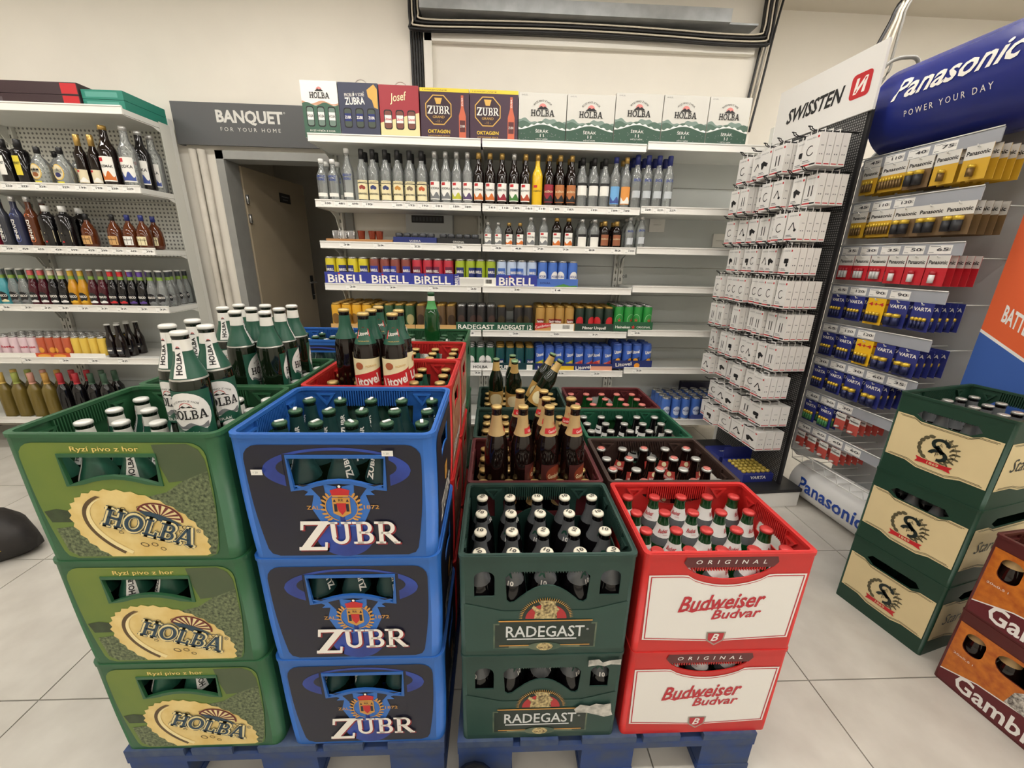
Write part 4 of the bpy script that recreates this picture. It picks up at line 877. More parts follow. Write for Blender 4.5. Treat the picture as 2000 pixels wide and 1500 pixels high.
# ============================================================ goods on the wall shelving
def kspirit(prof, gl, capm, paper, word, wcol, art=None, red=True, z0=.03, z1=.13, hw=.032, caph=.03, band_=None, crown=False):
    d = Dec(.005); d.rect(-hw, hw, z0, z1, paper, 0)
    h_ = z1-z0
    if red: d.rect(-hw*.8, -hw*.1, z1-h_*.2, z1-h_*.05, RED, 1)
    if word: d.text(word, 0, z0+h_*.62, hw*1.7, wcol, h_*.13, k=2, bold=.015)
    if art: d.strip(-hw*.95, hw*.95, lambda u: z0+h_*.05, lambda u: z0+h_*(.3+.12*math.sin(u*150)), art, 1)
    if band_: d.rect(-hw, hw, z1-h_*.22, z1, band_, 1)
    return bottle(prof, gl, capm, (), d, None, crown=crown, caph=caph, n=12)
SIL = M('cap_bright_silver', (200, 200, 198), .3, metal=.7); BLKC = M('cap_black', (30, 30, 32), .4); BLU = M('cap_blue', (40, 50, 120), .35); WHC = M('cap_plain_white', (232, 232, 228), .4); GDC = M('cap_bright_gold', (196, 160, 90), .3, metal=.6)
OR = C(208, 110, 40); MAG = C(150, 30, 50); GRN = C(70, 130, 60); BL = C(60, 80, 150); PURP = C(90, 60, 140)
def K_abs():
    d = Dec(.005); d.text('ABSOLUT', 0, .14, .052, BL, .013, k=1, bold=.03).text('VODKA', 0, .122, .045, BL, .013, k=1, bold=.03).rect(-.03, .03, .03, .05, WHITE, 1)
    return bottle(sc(SPIRIT, 1.0, .8), G_CLEAR, WHC, (), d, crown=False, caph=.022, n=12)
k_abs = K_abs(); d = Dec(.005)
def K_jel(col, w='MORAVSKÁ'):
    d = Dec(.005); d.rect(-.034, .034, .02, .125, CREAM, 0); d.rect(-.034, .034, .108, .112, BLACK, 1).text('R. JELÍNEK', 0, .118, .055, BLACK, .007, k=1).ell(-.009, .085, .009, .01, col, 1).ell(.009, .084, .01, .01, col, 1.5).ell(0, .09, .009, .009, col, 2).text(w, 0, .052, .058, BLACK, .012, k=2, bold=.03)
    return bottle(SPIRIT, G_CLEAR, BLKC, (), d, crown=False, caph=.05, n=12)
RL = [2.018, 1.667, 1.43, 1.19, .9, .637, .25]
def lev(z, xr): return RL[LV.index(z)] if z in LV and xr > .893 else z      # the last unit's shelves sit a little higher
EDGE = {}; EDGE0 = {zz: -1.073 for zz in LV[:6]}; GR = {}
def item(px, py, kt, z, label, grp, y=2.697, deep=1, dy=.08, rz=0.0, cat='spirit bottle', nolab=None):
    x = aty(px, py, y).x
    if deep > 1 and grp is None: grp = label
    rb = max(v.co.x for v in kt[0][1].vertices); x = max(x, EDGE.get((z, y), EDGE0.get(z, -9))+rb+.0006); EDGE[(z, y)] = x+rb     # side by side, never through each other
    for q in range(deep): place(kt if q == 0 or nolab is None else nolab, (x, y+q*dy, lev(z, x+rb)-.0115), label, cat, grp, rz=rz)
z = LV[1]
for px in (628, 655): item(px, 385, k_abs, z, 'small clear bottle with blue lettering and white cap on the bottle shelf', 'small blue-lettered clear bottles', deep=2)
item(684, 385, [(e[0], e[1], e[2]) for e in bottle(SPIRIT, G_CLEAR, WHC, (), (lambda d: d.text('ABSOLUT', 0, .15, .056, BL, .014, k=1, bold=.03).text('VODKA', 0, .13, .048, BL, .014, k=1, bold=.03).rect(-.03, .03, .03, .055, WHITE, 1))(Dec(.005)), crown=False, caph=.022)], z, 'tall clear bottle with blue lettering on the bottle shelf', None)
for px, c_ in ((712, C(150, 60, 50)), (733, C(50, 60, 110)), (757, C(50, 60, 110)), (780, C(200, 140, 60)), (803, C(130, 110, 90)), (826, C(200, 90, 40))):
    item(px, 388, K_jel(c_), z, 'clear brandy bottle with black cap and cream fruit label', 'clear bottles with cream fruit labels', deep=2)
for px, w_, c_ in ((851, 'VODKA', GREY), (872, 'VODKA', GREY), (892, 'HRUŠKA', C(190, 190, 60)), (912, 'ŠVESTKA', C(90, 70, 110))):
    item(px, 390, kspirit(SPIRIT, G_CLEAR, SIL, WHITE, w_, BLACK, c_), z, 'clear bottle with white %s label and silver cap' % w_.lower().replace('š', 's'), 'clear bottles with white labels', deep=2)
for px, w_, c_ in ((935, 'TUZEMÁK', OR), (957, 'TUZEMÁK', OR), (980, 'GRIOTKA', MAG), (1003, 'PEPERMINT', GRN), (1025, 'KÁVOVÝ', C(180, 70, 40))):
    item(px, 393, kspirit(SPIRIT, G_BROWN, GDC if px != 1003 else SIL, WHITE, w_, BLACK, c_), z, 'dark liqueur bottle with white label, %s splash' % {OR: 'orange', MAG: 'crimson', GRN: 'green'}.get(c_, 'rust'), 'dark liqueur bottles with white labels', deep=2)
item(1048, 394, kspirit(SPIRIT, G_YEL, GDC, G_YEL, 'VAJEČNÝ', BLACK), z, 'bright yellow egg liqueur bottle on the bottle shelf', None)
for px, c_ in ((1070, MAG), (1091, C(180, 110, 60)), (1113, C(180, 110, 60))):
    item(px, 396, kspirit(SPIRIT, G_BROWN, GDC, c_, 'BOŽKOV', CREAM, BLACK, red=False), z, 'dark bottle with %s label and gold cap' % ('cherry' if c_ is MAG else 'coffee-coloured'), 'dark bottles with coloured labels', deep=2)
for px in (1134, 1156, 1177): item(px, 397, kspirit(sc(SPIRIT, 1, .97), G_CLEAR, BLKC, WHITE, None, BLACK, red=False, z0=.075, z1=.145, band_=BLACK, caph=.04), z, 'clear bottle with black-banded white label and dark cap', 'clear bottles with black-banded labels', deep=2)
item(1196, 398, kspirit(SPIRIT, G_CLEAR, BLU, C(110, 170, 220), None, BL, BL, red=False), z, 'clear bottle with sky-blue label and blue cap', None)
item(1216, 399, kspirit(SPIRIT, G_CLEAR, GDC, C(226, 150, 70), None, BL, WHITE, red=False), z, 'clear bottle with orange label and gold cap', None, deep=2)
k_baz = bottle(sc(SPIRIT, 1.02, 1.02), G_CLEAR, BLU, (), Dec(.005).text('BAZAL', 0, .16, .045, BL, .016, k=1, bold=.02).rect(-.026, .026, .06, .1, C(190, 196, 200), 0), crown=False, caph=.05, n=12)
for px in (1236, 1256, 1276, 1294): item(px, 400, k_baz, z, 'clear vodka bottle with tall blue cap at the row end', 'clear bottles with tall blue caps', deep=3)
z = LV[2]
for px, g_, cp, pp, w_, ar, lb in [(953, G_CLEAR, SIL, WHITE, 'VODKA', GREY, 'small clear'), (973, G_CLEAR, SIL, WHITE, 'VODKA', GREY, 'small clear'), (994, G_BROWN, GDC, WHITE, 'TUZEMÁK', OR, 'small brown'), (1015, G_BROWN, GDC, WHITE, 'TUZEMÁK', OR, 'small brown')]:
    item(px, 470, kspirit(sc(FLASK, .9, .9), g_, cp, pp, w_, BLACK, ar, z0=.012, z1=.075, hw=.023, caph=.014), z, lb+' flask with white label on the flask shelf', lb+' flasks')
for px, g_, cp, pp, w_, ar, lb in [(1036, G_CLEAR, SIL, WHITE, 'VODKA', GREY, 'larger clear'), (1061, G_CLEAR, SIL, WHITE, 'VODKA', GREY, 'larger clear'), (1086, G_BROWN, GDC, WHITE, 'TUZEMÁK', OR, 'larger brown'), (1109, G_BROWN, GDC, WHITE, 'TUZEMÁK', OR, 'larger brown')]:
    item(px, 470, kspirit(sc(FLASK, 1.1, 1.12), g_, cp, pp, w_, BLACK, ar, z0=.012, z1=.09, hw=.027, caph=.016), z, lb+' flask with white label on the flask shelf', lb+' flasks')
for px in (1135, 1159): item(px, 472, kspirit(sc(FLASK, 1.15, 1.1), G_CLEAR, SIL, WHITE, 'BOŽKOV', WHITE, None, red=False, band_=BLACK, z0=.012, z1=.085, hw=.028, caph=.016), z, 'clear flask with black-banded label on the flask shelf', 'clear flasks with black band', deep=2)
for px in (1177, 1202): item(px, 472, kspirit(sc(FLASK, 1.1, 1.05), G_BROWN, GDC, C(150, 90, 60), 'BOŽKOV', CREAM, None, red=False, z0=.02, z1=.085, hw=.026, caph=.03), z, 'brown flask with copper label on the flask shelf', 'brown flasks with copper labels', deep=2)
for px in (1227, 1249): item(px, 474, bottle(sc(FLASK, 1.1, 1.22), G_CLEAR, SIL, (), Dec(.005).text('BAZAL', 0, .11, .036, BL, .012, k=1, bold=.02).rect(-.02, .02, .03, .07, C(196, 200, 204), 0), crown=False, caph=.016, n=12), z, 'tall clear flask with blue lettering on the flask shelf', 'tall clear flasks', deep=2)
# shot cups and cartons on the flask shelf
CARD = C(176, 128, 80, .8); PLA = glass('clear_plastic', (.93, .93, .93), .15)
def carton(px0, px1, py, y, z0, h, dep, mat, label, cat='box', dec=None, top=None, group=None, name='carton'):
    a = aty(px0, py, y).x; b_ = aty(px1, py, y).x; w_ = b_-a-.002
    m = MB().box(-w_/2, w_/2, 0, dep, 0, h, mat)
    kit = [(name, m.mesh(name), -1)]
    if dec: kit.append(('print', dec(w_, h).mesh('print', front(-.0006)), 0))
    return place(kit, ((a+b_)/2, y, z0), label, cat, group)
carton(637, 767, 470, 2.68, LV[2]-.0115, .026, .2, CARD, 'low brown cardboard tray of shot cups on the flask shelf', 'tray')
TEA = C(120, 50, 30, .2)
for px, m in ((658, PLA), (672, PLA), (687, PLA), (707, TEA), (728, TEA), (742, TEA)):
    tag(ob('shot_cup', MB().lathe([(.018, 0), (.019, .003), (.024, .05)], m, 12, close=False).lathe([(.018, .0), (.0165, .003)], m, 12).mesh('shot_cup'), None, (aty(px, 468, 2.72).x, 2.72, LV[2]+.0148)), ('clear plastic shot cup in the brown tray' if m is PLA else 'amber filled shot cup in the brown tray'), 'cup', 'clear cups' if m is PLA else 'amber cups')
for a, b_, w_, m in ((768, 853, 'VODKA', NAVY), (854, 937, 'ORIGINAL', BLACK)):
    carton(a, b_, 470, 2.68, LV[2]-.0115, .045, .24, m, 'low %s display carton with rows of dark lids on the flask shelf' % ('navy' if m is NAVY else 'black'), dec=lambda w, h: Dec().rect(-w/2, w/2, h*.08, h*.16, GREY).text(w_, 0, h*.5, .07, WHITE, .011, k=2))
    for i in range(5): tag(ob('jar_lid', MB().lathe([(.022, 0), (.024, .004), (.024, .02), (.02, .024)], C(60, 62, 66, .3), 12).mesh('jar_lid'), None, (aty(a+12+i*15.5, 465, 2.72).x, 2.72, LV[2]+.0338)), 'dark round lid showing above the %s display carton' % ('navy' if m is NAVY else 'black'), 'lid', 'lids above the %s carton' % ('navy' if m is NAVY else 'black'))
# cans
def cdec(word, wc, patch=None, pz=(.05, .12), hw=.026, circ=None, blob=None, wz=None):
    d = Dec(.006, .0002)
    if patch: d.rect(-hw, hw, pz[0], pz[1], patch, 0)
    if circ: d.ell(0, .07, .026, .034, circ, 1)
    if blob: d.ell(.004, .05, .014, .018, blob, 1.5)
    if word: d.text(word, 0, wz or (pz[0]+pz[1])/2+.012, .046, wc, .016, k=2.5, bold=.03)
    return d
def canrow(pxs, py, z, body, lid, dec, label, grp, deep=2, r=.0325, h=.168, zoff=.0, y=2.6915, gap=.005, rzs=(0, .5, -.5, .2)):
    kf = can(body, lid, dec, r, h); kb = can(body, lid, None, r, h)
    xs = []; zr_ = lev(z, aty(pxs[-1], py, y).x+r)
    for i, px in enumerate(pxs):
        x = max(aty(px, py, y).x, EDGE.get((z, 'can'), -9)+r+(gap if i == 0 else .0003)); EDGE[(z, 'can')] = x+r; xs.append(x)
        for q in range(deep): place(kf if q == 0 else kb, (x, y+q*(2*r+.0005), zr_-.0105+zoff), label, 'can', grp, rz=rzs[i % 4] if q == 0 else 0)
    if zoff: GR.setdefault(z, []).append(((pxs[0]+pxs[-1])/2, min(xs)-r-.0022, max(xs)+r+.0022))
def traybox(px0, px1, py, z, mat, label, h=.075, dec=None, y=2.6545, dep=.3):
    a = aty(px0, py, y).x; b_ = aty(px1, py, y).x
    for pm, x0_, x1_ in GR.get(z, []):
        if px0 <= pm <= px1: a, b_ = x0_, x1_           # the tray fits round its cans
    w_ = b_-a
    kit = [('tray', MB().box(-w_/2, w_/2, 0, min(.002, dep), 0, h, mat).box(-w_/2, w_/2, 0, dep, 0, .0012, mat).box(-w_/2, -w_/2+.0015, min(.0021, dep*.5), dep, .0012, h*.6, mat).box(w_/2-.0015, w_/2, min(.0021, dep*.5), dep, .0012, h*.6, mat).mesh('tray'), -1)]
    if dec: kit.append(('print', dec(w_, h).mesh('print', front(-.0006)), 0))
    place(kit, ((a+b_)/2, y, lev(z, b_)-.0118), label, 'tray', 'can trays')
birell = lambda c_: (lambda w, h: Dec().text('BiRELL', 0, h*.5, w*.86, LW, h*.62, k=1, bold=.02).ell(-w*.17, h*.86, .006, .005, RED, 2))
BIRB = C(48, 58, 150); YLW = C(206, 190, 40, .3); BROWNR = C(130, 64, 56, .3); REDC = C(180, 44, 60, .3); LIME = C(150, 168, 40, .3); BLUC = C(70, 110, 190, .3); SILVC = C(180, 196, 220, .3)
z = LV[3]; PB = (.04, .118)
for pxs, body, pat, lab in (((648, 668, 691, 711), YLW, NAVY, 'yellow can with navy label'), ((732, 753, 773, 794), BROWNR, BIRB, 'brown and blue can'), ((815, 836, 856, 876), REDC, C(110, 30, 60), 'red can with plum label'), ((899, 918, 937, 957), LIME, NAVY, 'lime green can with navy label'), ((978, 998, 1017, 1037), SILVC, BLUC, 'silver and blue can'), ):
    canrow(pxs, 525, z, body, ALU, cdec('BiRELL', LW, pat, PB), lab+' in a low blue tray', lab+'s', deep=3, zoff=.002)
canrow((1057, 1076, 1095, 1113), 525, z, BLUC, ALU, cdec('HOLBA', BL, None, circ=BW, wz=.072), 'blue can with round white badge in the blue tray at the row end', 'blue cans with round badge', deep=3, zoff=.002)
for a, b_, lab, dc, m in ((637, 721, 'under the yellow cans', birell(0), BIRB), (722, 803, 'under the brown and blue cans', birell(0), BIRB), (804, 886, 'under the red cans', birell(0), BIRB), (898, 966, 'under the lime cans', lambda w, h: Dec().rect(-w*.45, w*.2, h*.2, h*.85, C(214, 212, 206), 1).polys([rc(w*.25+i*.004, w*.25+i*.004+.0018+.001*(i % 3), h*.4, h*.8) for i in range(10)], BLACK, 1), WHITE), (967, 1047, 'under the silver and blue cans', birell(0), BIRB), (1048, 1125, 'under the round badge cans', lambda w, h: Dec().text('HOLBA', -w*.3, h*.55, w*.25, NAVY, h*.2, k=1).poly([(-w*.2, .004), (w*.15, h*.5), (w*.3, h*.3), (w*.48, h*.35), (w*.48, .004)], GRN, 1), BLUC)):
    traybox(a, b_, 545, z, m, ('white' if m is WHITE else 'blue')+' printed can tray '+lab, dec=dc, h=.08 if m is BIRB else .062)
traybox(887, 897, 545, z, BIRB, 'narrow blue tray end beside the white tray', dec=lambda w, h: Dec().text('BiRELL', 0, h*.5, h*.8, LW, w*.7, k=1, rot=90, bold=.02), h=.08, y=2.6533, dep=.0011)
z = LV[4]; TAN = C(196, 156, 96, .7); DKC = C(40, 38, 38, .3); BRZ = C(96, 74, 48, .3); GLDC = C(176, 136, 70, .3); HEI = C(40, 140, 60, .3); AMBC = C(214, 160, 40, .3)
canrow((659, 679, 698, 718), 612, z, AMBC, ALG, cdec(None, LW, circ=C(120, 84, 30)), 'amber can with portrait badge at the row start', 'amber cans', deep=5, zoff=.002)
canrow((741, 761, 781, 801), 612, z, C(50, 80, 50, .3), ALG, cdec(None, LW, circ=C(170, 160, 110)), 'green can with pale badge on the beer can shelf', 'green badge cans', deep=3, zoff=.002)
canrow((823, 842, 861, 880), 612, z, BRZ, ALG, cdec(None, LW, circ=C(60, 44, 30)), 'bronze can with dark badge on the beer can shelf', 'bronze cans', deep=3, zoff=.002)
canrow((897, 917, 936, 956), 612, z, DKC, ALU, cdec('RADEGAST', GREY, None, circ=C(70, 50, 44), wz=.04), 'black can with silver lid in the first dark green tray', 'black cans with silver lids', deep=3, zoff=.002)
canrow((976, 1012, 1031), 612, z, DKC, ALG, cdec('RADEGAST', CREAM, None, circ=C(60, 50, 30), wz=.04), 'black can with gold lid in the second dark green tray', 'black cans with gold lids', deep=1, zoff=.002)
canrow((1055, 1073, 1092, 1110), 612, z, GLDC, ALG, cdec('Gambrinus', LW, C(130, 36, 30), (.03, .085)), 'gold can with maroon badge on the beer can shelf', 'gold cans', deep=4, zoff=.002)
canrow((1130, 1150, 1169, 1187), 614, z, C(34, 50, 40, .3), ALG, cdec('Pilsner', DGREEN, BW, (.01, .06), circ=RED, wz=.04), 'dark green can with white band and gold lid', 'dark green white-band cans', deep=4, zoff=.002)
star = [(math.sin(R(36*i))*(.014 if i % 2 == 0 else .006), math.cos(R(36*i))*(.014 if i % 2 == 0 else .006)+.07) for i in range(10)]
canrow((1206, 1225, 1243, 1261), 614, z, HEI, ALU, Dec(.006, .0002).polys(band(0, .07, (.028, .04), (.025, .037), 0, 360, 20), C(150, 200, 150), 1).poly(star, RED, 2), 'bright green can with red star', 'bright green cans', deep=4, zoff=.002)
tx = lambda t, c_, f=.84, hh=.5: (lambda w, h: Dec().text(t, 0, h*.5, w*f, c_, h*hh, k=1, bold=.02))
for a, b_, m, lab, dc in ((650, 728, TAN, 'amber cans', None), (729, 811, TAN, 'green badge cans', None), (812, 888, TAN, 'bronze cans', None), (889, 965, C(40, 84, 64), 'silver-lid black cans', tx('RADEGAST', LW, .9)), (966, 1044, C(40, 84, 64), 'gold-lid black cans', tx('RADEGAST 12', LW, .92)), (1045, 1120, C(196, 150, 90), 'gold cans', lambda w, h: Dec().poly([(-w/2, h*.3), (-w*.1, h*.6), (-w*.1, h), (-w/2, h)], RED, 1).text('Gambrinus', -w*.3, h*.7, w*.4, LW, h*.3, k=2, rot=10).rect(-w*.1, w*.48, h*.12, h*.95, WHITE, 2).polys([rc(w*.2+i*.004, w*.2+i*.004+.002, h*.4, h*.8) for i in range(12)], BLACK, 3)), (1121, 1196, C(32, 56, 46), 'white-band cans', tx('Pilsner Urquell', LW, .6, .4)), (1197, 1271, C(30, 90, 56), 'bright green cans', lambda w, h: Dec().text('Heineken', -w*.27, h*.45, w*.38, LW, h*.3, k=1, bold=.02).poly([(p[0]*1.1, (p[1]-.07)*1.1+h*.45) for p in star], RED, 1).text('ORIGINAL', w*.27, h*.45, w*.36, LW, h*.22, k=1))):
    traybox(a, b_, 632, z, m, 'low can tray under the '+lab, dec=dc, h=.04 if m is TAN else .062)
z = LV[5]; LBL = C(60, 96, 180, .3)
canrow((920, 938, 957), 690, z, C(44, 96, 70, .3), ALU, cdec('HOLBA', BLACK, None, circ=BW, wz=.06), 'green can with round white badge on the lowest can shelf', 'green cans with white badge', deep=3, zoff=.002)
canrow((977, 996, 1015, 1034), 690, z, C(30, 76, 80, .3), ALG, cdec('ZUBR', LW, NAVY, (.02, .08)), 'teal can with white lettering on the lowest can shelf', 'teal cans', deep=3, zoff=.002)
for pxs, c1, c2, lab in (((1054, 1073, 1092, 1111), C(150, 180, 60), C(230, 190, 60), 'lemon and lime'), ((1129, 1148, 1167, 1185), C(220, 120, 90), C(190, 60, 60), 'grapefruit'), ((1204, 1224, 1243, 1262), C(40, 50, 90), C(230, 160, 40), 'orange fruit')):
    dd_ = Dec(.006, .0002).strip(-.03, .03, lambda u: .02, lambda u: .07+.4*u, c1, 0).ell(.004, .05, .017, .021, c2, 1).text('Litovel', 0, .115, .05, LW, .024, k=2, bold=.03, rot=10)
    canrow(pxs, 690, z, LBL, C(80, 110, 190, .25), dd_, 'blue radler can with %s picture' % lab, 'blue cans with %s' % lab, deep=3, zoff=.002)
for a, b_, m, lab, dc in ((911, 966, BW, 'white-badge green cans', tx('HOLBA', BLACK, .5, .35)), (967, 1043, C(24, 60, 66), 'teal cans', lambda w, h: Dec().text('ZUBR', -w*.25, h*.5, w*.4, LW, h*.45, k=1, bold=.03).rect(w*.3, w*.45, h*.2, h*.8, WHITE, 1)), (1045, 1121, NAVY, 'lemon radler cans', lambda w, h: Dec().rect(0, w*.5, .002, h*.7, C(230, 190, 40), 1).text('Litovel', -w*.22, h*.55, w*.4, LW, h*.45, k=2, rot=6, bold=.02)), (1122, 1196, NAVY, 'grapefruit radler cans', lambda w, h: Dec().rect(-.02, w*.5, .002, h*.7, C(226, 160, 130), 1).text('Litovel', -w*.26, h*.55, w*.4, LW, h*.45, k=2, rot=6, bold=.02)), (1197, 1272, NAVY, 'orange radler cans', lambda w, h: Dec().ell(w*.12, h*.4, .02, .018, C(230, 150, 40), 1).text('Litovel', -w*.22, h*.55, w*.4, LW, h*.45, k=2, rot=6, bold=.02))):
    traybox(a, b_, 716, z, m, 'low can tray under the '+lab, dec=dc, h=.058)
# loose packs on the bottom deck
for q, (px, py, y) in enumerate(((1300, 790, 2.70), (1318, 800, 2.70), (1336, 800, 2.70))): canrow((px,), py, .25, BLUC, ALU, cdec('HOLBA', BL, None, circ=C(200, 210, 230), wz=.072), 'loose blue can standing on the bottom deck', 'loose blue cans on the bottom deck', deep=4)
canrow((1356, 1375, 1394, 1412), 800, .25, BLUC, ALU, cdec('HOLBA', BL, None, circ=C(200, 210, 230), wz=.072), 'blue can in the tray on the bottom deck', 'blue tray cans on the bottom deck', deep=4, zoff=.002)
traybox(1346, 1422, 815, .25, C(70, 84, 150), 'blue can tray standing on the bottom deck', dec=lambda w, h: Dec().strip(-w*.48, w*.48, lambda u: .002, lambda u: h*.3+.008*math.sin(u*60), GRN, 1), h=.045)
carton(1330, 1420, 760, 2.957, .2385, .2, .045, C(34, 34, 60), 'dark blue carton at the back of the bottom deck', dec=lambda w, h: Dec().text('BiRELL', w*.1, h*.6, w*.6, GREY, h*.3, k=1))
# cartons on top
def cart8(w, h):
    d = Dec(.008); d.strip(-w/2, w/2, lambda u: h*.36, lambda u: h*.48+.01*math.sin(u*40)+.005*math.sin(u*110), C(120, 140, 130), 1).strip(-w/2, w/2, lambda u: h*.3, lambda u: h*.44+.008*math.sin(u*60+2), C(78, 104, 90), 1.5).strip(-w/2, w/2, lambda u: h*.3, lambda u: h*.38+.014*math.cos(u*22)+.004*math.sin(u*170), BW, 2).strip(-w/2, w/2, lambda u: 0, lambda u: h*.35+.014*math.cos(u*22), C(48, 80, 64), 3)
    sun(d, 0, h*.72, .022, 2); d.slab('HOLBA', 0, h*.62, w*.5, h*.12, BLACK, 5); d.text('RYZÍ PIVO Z HOR', 0, h*.86, w*.42, BLACK, h*.045, k=3, arcr=.07).text('6×0,5L', -w*.38, h*.95, w*.13, GREY, h*.03, k=3).text('ŠERÁK', 0, h*.28, w*.28, BW, h*.07, k=5).text('11', 0, h*.19, w*.08, BW, h*.06, k=5).text('SVĚTLÝ LEŽÁK', 0, h*.125, w*.26, BW, h*.03, k=5)
    for i in range(30): d.ell(random.uniform(-w*.48, w*.48), random.uniform(.005, h*.26), .0022, .0022, GREY, 4, 6)
    return d
def cart6(w, h):
    d = Dec(); d.rect(-w/2, w/2, h*.93, h, C(230, 200, 60), 1).text('S DÁRKEM UVNITŘ', -w*.2, h*.965, w*.5, BLACK, h*.03, k=2)
    oc = lambda s: [(-w*.13+w*.29*s*math.cos(R(22.5+45*i)), h*.6+w*.29*s*math.sin(R(22.5+45*i))) for i in range(8)]
    d.poly(oc(1), GOLD, 1).poly(oc(.93), C(50, 28, 40), 2); d.poly([(-w*.13-.022, h*.82), (-w*.13+.022, h*.82), (-w*.13+.012, h*.71), (-w*.13-.012, h*.71)], GOLD, 3)
    d.slab('ZUBR', -w*.13, h*.6, w*.46, h*.15, LW, 4).text('GRAND', -w*.13, h*.47, w*.24, GOLD, h*.05, k=4).text('- 11 -', -w*.13, h*.39, w*.12, GOLD, h*.045, k=4).text('OKTAGØN', -w*.13, h*.2, w*.46, C(224, 190, 60), h*.07, k=4, bold=.02).text('LIMITOVANÁ EDICE', -w*.13, h*.12, w*.44, GOLD, h*.03, k=4)
    for i in range(9): d.polys([quad((-w*.48+i*w*.11, h*.02), (-w*.44+i*w*.11, h*.1), .003)], C(80, 56, 76), 1)
    x = w*.36; d.poly([(x-.02, .004), (x+.02, .004), (x+.02, h*.5), (x+.008, h*.66), (x+.007, h*.88), (x-.007, h*.88), (x-.008, h*.66), (x-.02, h*.5)], C(200, 100, 70), 2).text('ZUBR', x, h*.76, h*.16, LW, .009, k=3, rot=90).poly([(x-.016, h*.2), (x+.016, h*.2), (x+.016, h*.42), (x-.016, h*.42)], C(90, 40, 40), 3).text('ZUBR', x, h*.31, .03, LW, .012, k=4)
    return d
def tri3(kind):
    def f(w, h):
        d = Dec(.01); cols = {'h': (BW, C(60, 96, 78)), 'z': (C(58, 62, 84), C(50, 54, 74)), 'j': (C(160, 48, 58), C(232, 214, 160))}[kind]
        d.rect(-w/2, w/2, 0, h, cols[0], 0)
        if kind != 'z': d.strip(-w/2, w/2, lambda u: 0, lambda u: h*(.6 if kind == 'h' else .42)+(.008*math.sin(u*60) if kind == 'h' else u*.25), cols[1], 1)
        for i in range(3):
            x = (i-1)*w*.3; y0, y1 = h*.2, h*.56
            d.poly(rrect(x-w*.105, x+w*.105, y0, y1, w*.06), BLACK, 2).poly(rrect(x-w*.085, x+w*.085, y0+.006, y1-.006, w*.05), {'h': C(110, 130, 120), 'z': C(70, 80, 70), 'j': C(120, 70, 60)}[kind], 3).rect(x-w*.085, x+w*.085, y0+h*.12, y0+h*.26, BW if kind != 'z' else NAVY, 4).text({'h': 'HOLBA', 'z': 'ZUBR', 'j': 'Litovel'}[kind], x, y0+h*.19, w*.16, BLACK if kind == 'h' else (LW if kind == 'z' else RED), h*.05, k=5, bold=.02)
        if kind == 'h': sun(d, 0, h*.84, .016, 2); d.slab('HOLBA', 0, h*.75, w*.55, h*.1, BLACK, 5); d.text('RYZÍ VÝBĚR Z HOR', 0, h*.135, w*.7, LW, h*.04, k=3); d.strip(-w/2, w/2, lambda u: h*.58, lambda u: h*.63+.008*math.sin(u*50+1), C(200, 150, 120), .5)
        if kind == 'z': d.text('PROBUĎ V SOBĚ', -w*.1, h*.8, w*.5, LW, h*.08, k=3, rot=3).text('ZUBRA', -w*.1, h*.68, w*.5, LW, h*.13, k=3, rot=3, bold=.02).poly([(w*.22, h*.88), (w*.4, h*.98), (w*.48, h*.9), (w*.48, h*.55), (w*.38, h*.58), (w*.34, h*.7), (w*.24, h*.76)], GOLD, 2)
        if kind == 'j': d.text('Josef', -w*.02, h*.77, w*.4, CREAM, h*.2, k=3, rot=8, shear=.2, bold=.01)
        return d
    return f
TOPZ = LV[0]-.0115; MAUVE = C(64, 40, 58)
def topc(p0, p1, y, h, dep, mat, lab, dec, grp=None, handle=False):
    o = carton(p0, p1, 265, y, lev(LV[0], aty(p1, 265, y).x)-.0115, h, dep, mat, lab, 'carton', dec, group=grp, name='bottle_carton')
    if handle: ob('carry_handle', MB().tube(spl([(-.045, dep*.5, h-.002), (-.02, dep*.5, h+.035), (.02, dep*.5, h+.035), (.045, dep*.5, h-.002)], 4), .003, C(200, 190, 180)).mesh('carry_handle'), o)
topc(597, 667, 2.70, .285, .14, BW, 'white and green gift carton of three bottles on the top shelf', tri3('h'), handle=False)
topc(668, 744, 2.70, .282, .14, C(50, 54, 74), 'slate gift carton of three bottles with gold beast on the top shelf', tri3('z'), handle=True)
topc(745, 821, 2.70, .278, .14, C(160, 48, 58), 'red and cream gift carton of three bottles on the top shelf', tri3('j'), handle=True)
for a, b_, t_ in ((823, 917, 'red gift carton'), (918, 1011, 'mountain cartons')): topc(a, b_, 2.70, .272, .15, MAUVE, 'mauve bottle carton with gold octagon, next to the '+t_, cart6, 'mauve octagon cartons')
for a, b_, t_ in ((1012, 1104, 'first'), (1105, 1197, 'second'), (1198, 1289, 'third'), (1290, 1377, 'fourth'), (1378, 1458, 'fifth')): topc(a, b_, 2.70, .268, .15, C(206, 204, 196), 'white and green mountain carton, %s one counted from the mauve cartons' % t_, cart8, 'mountain cartons')
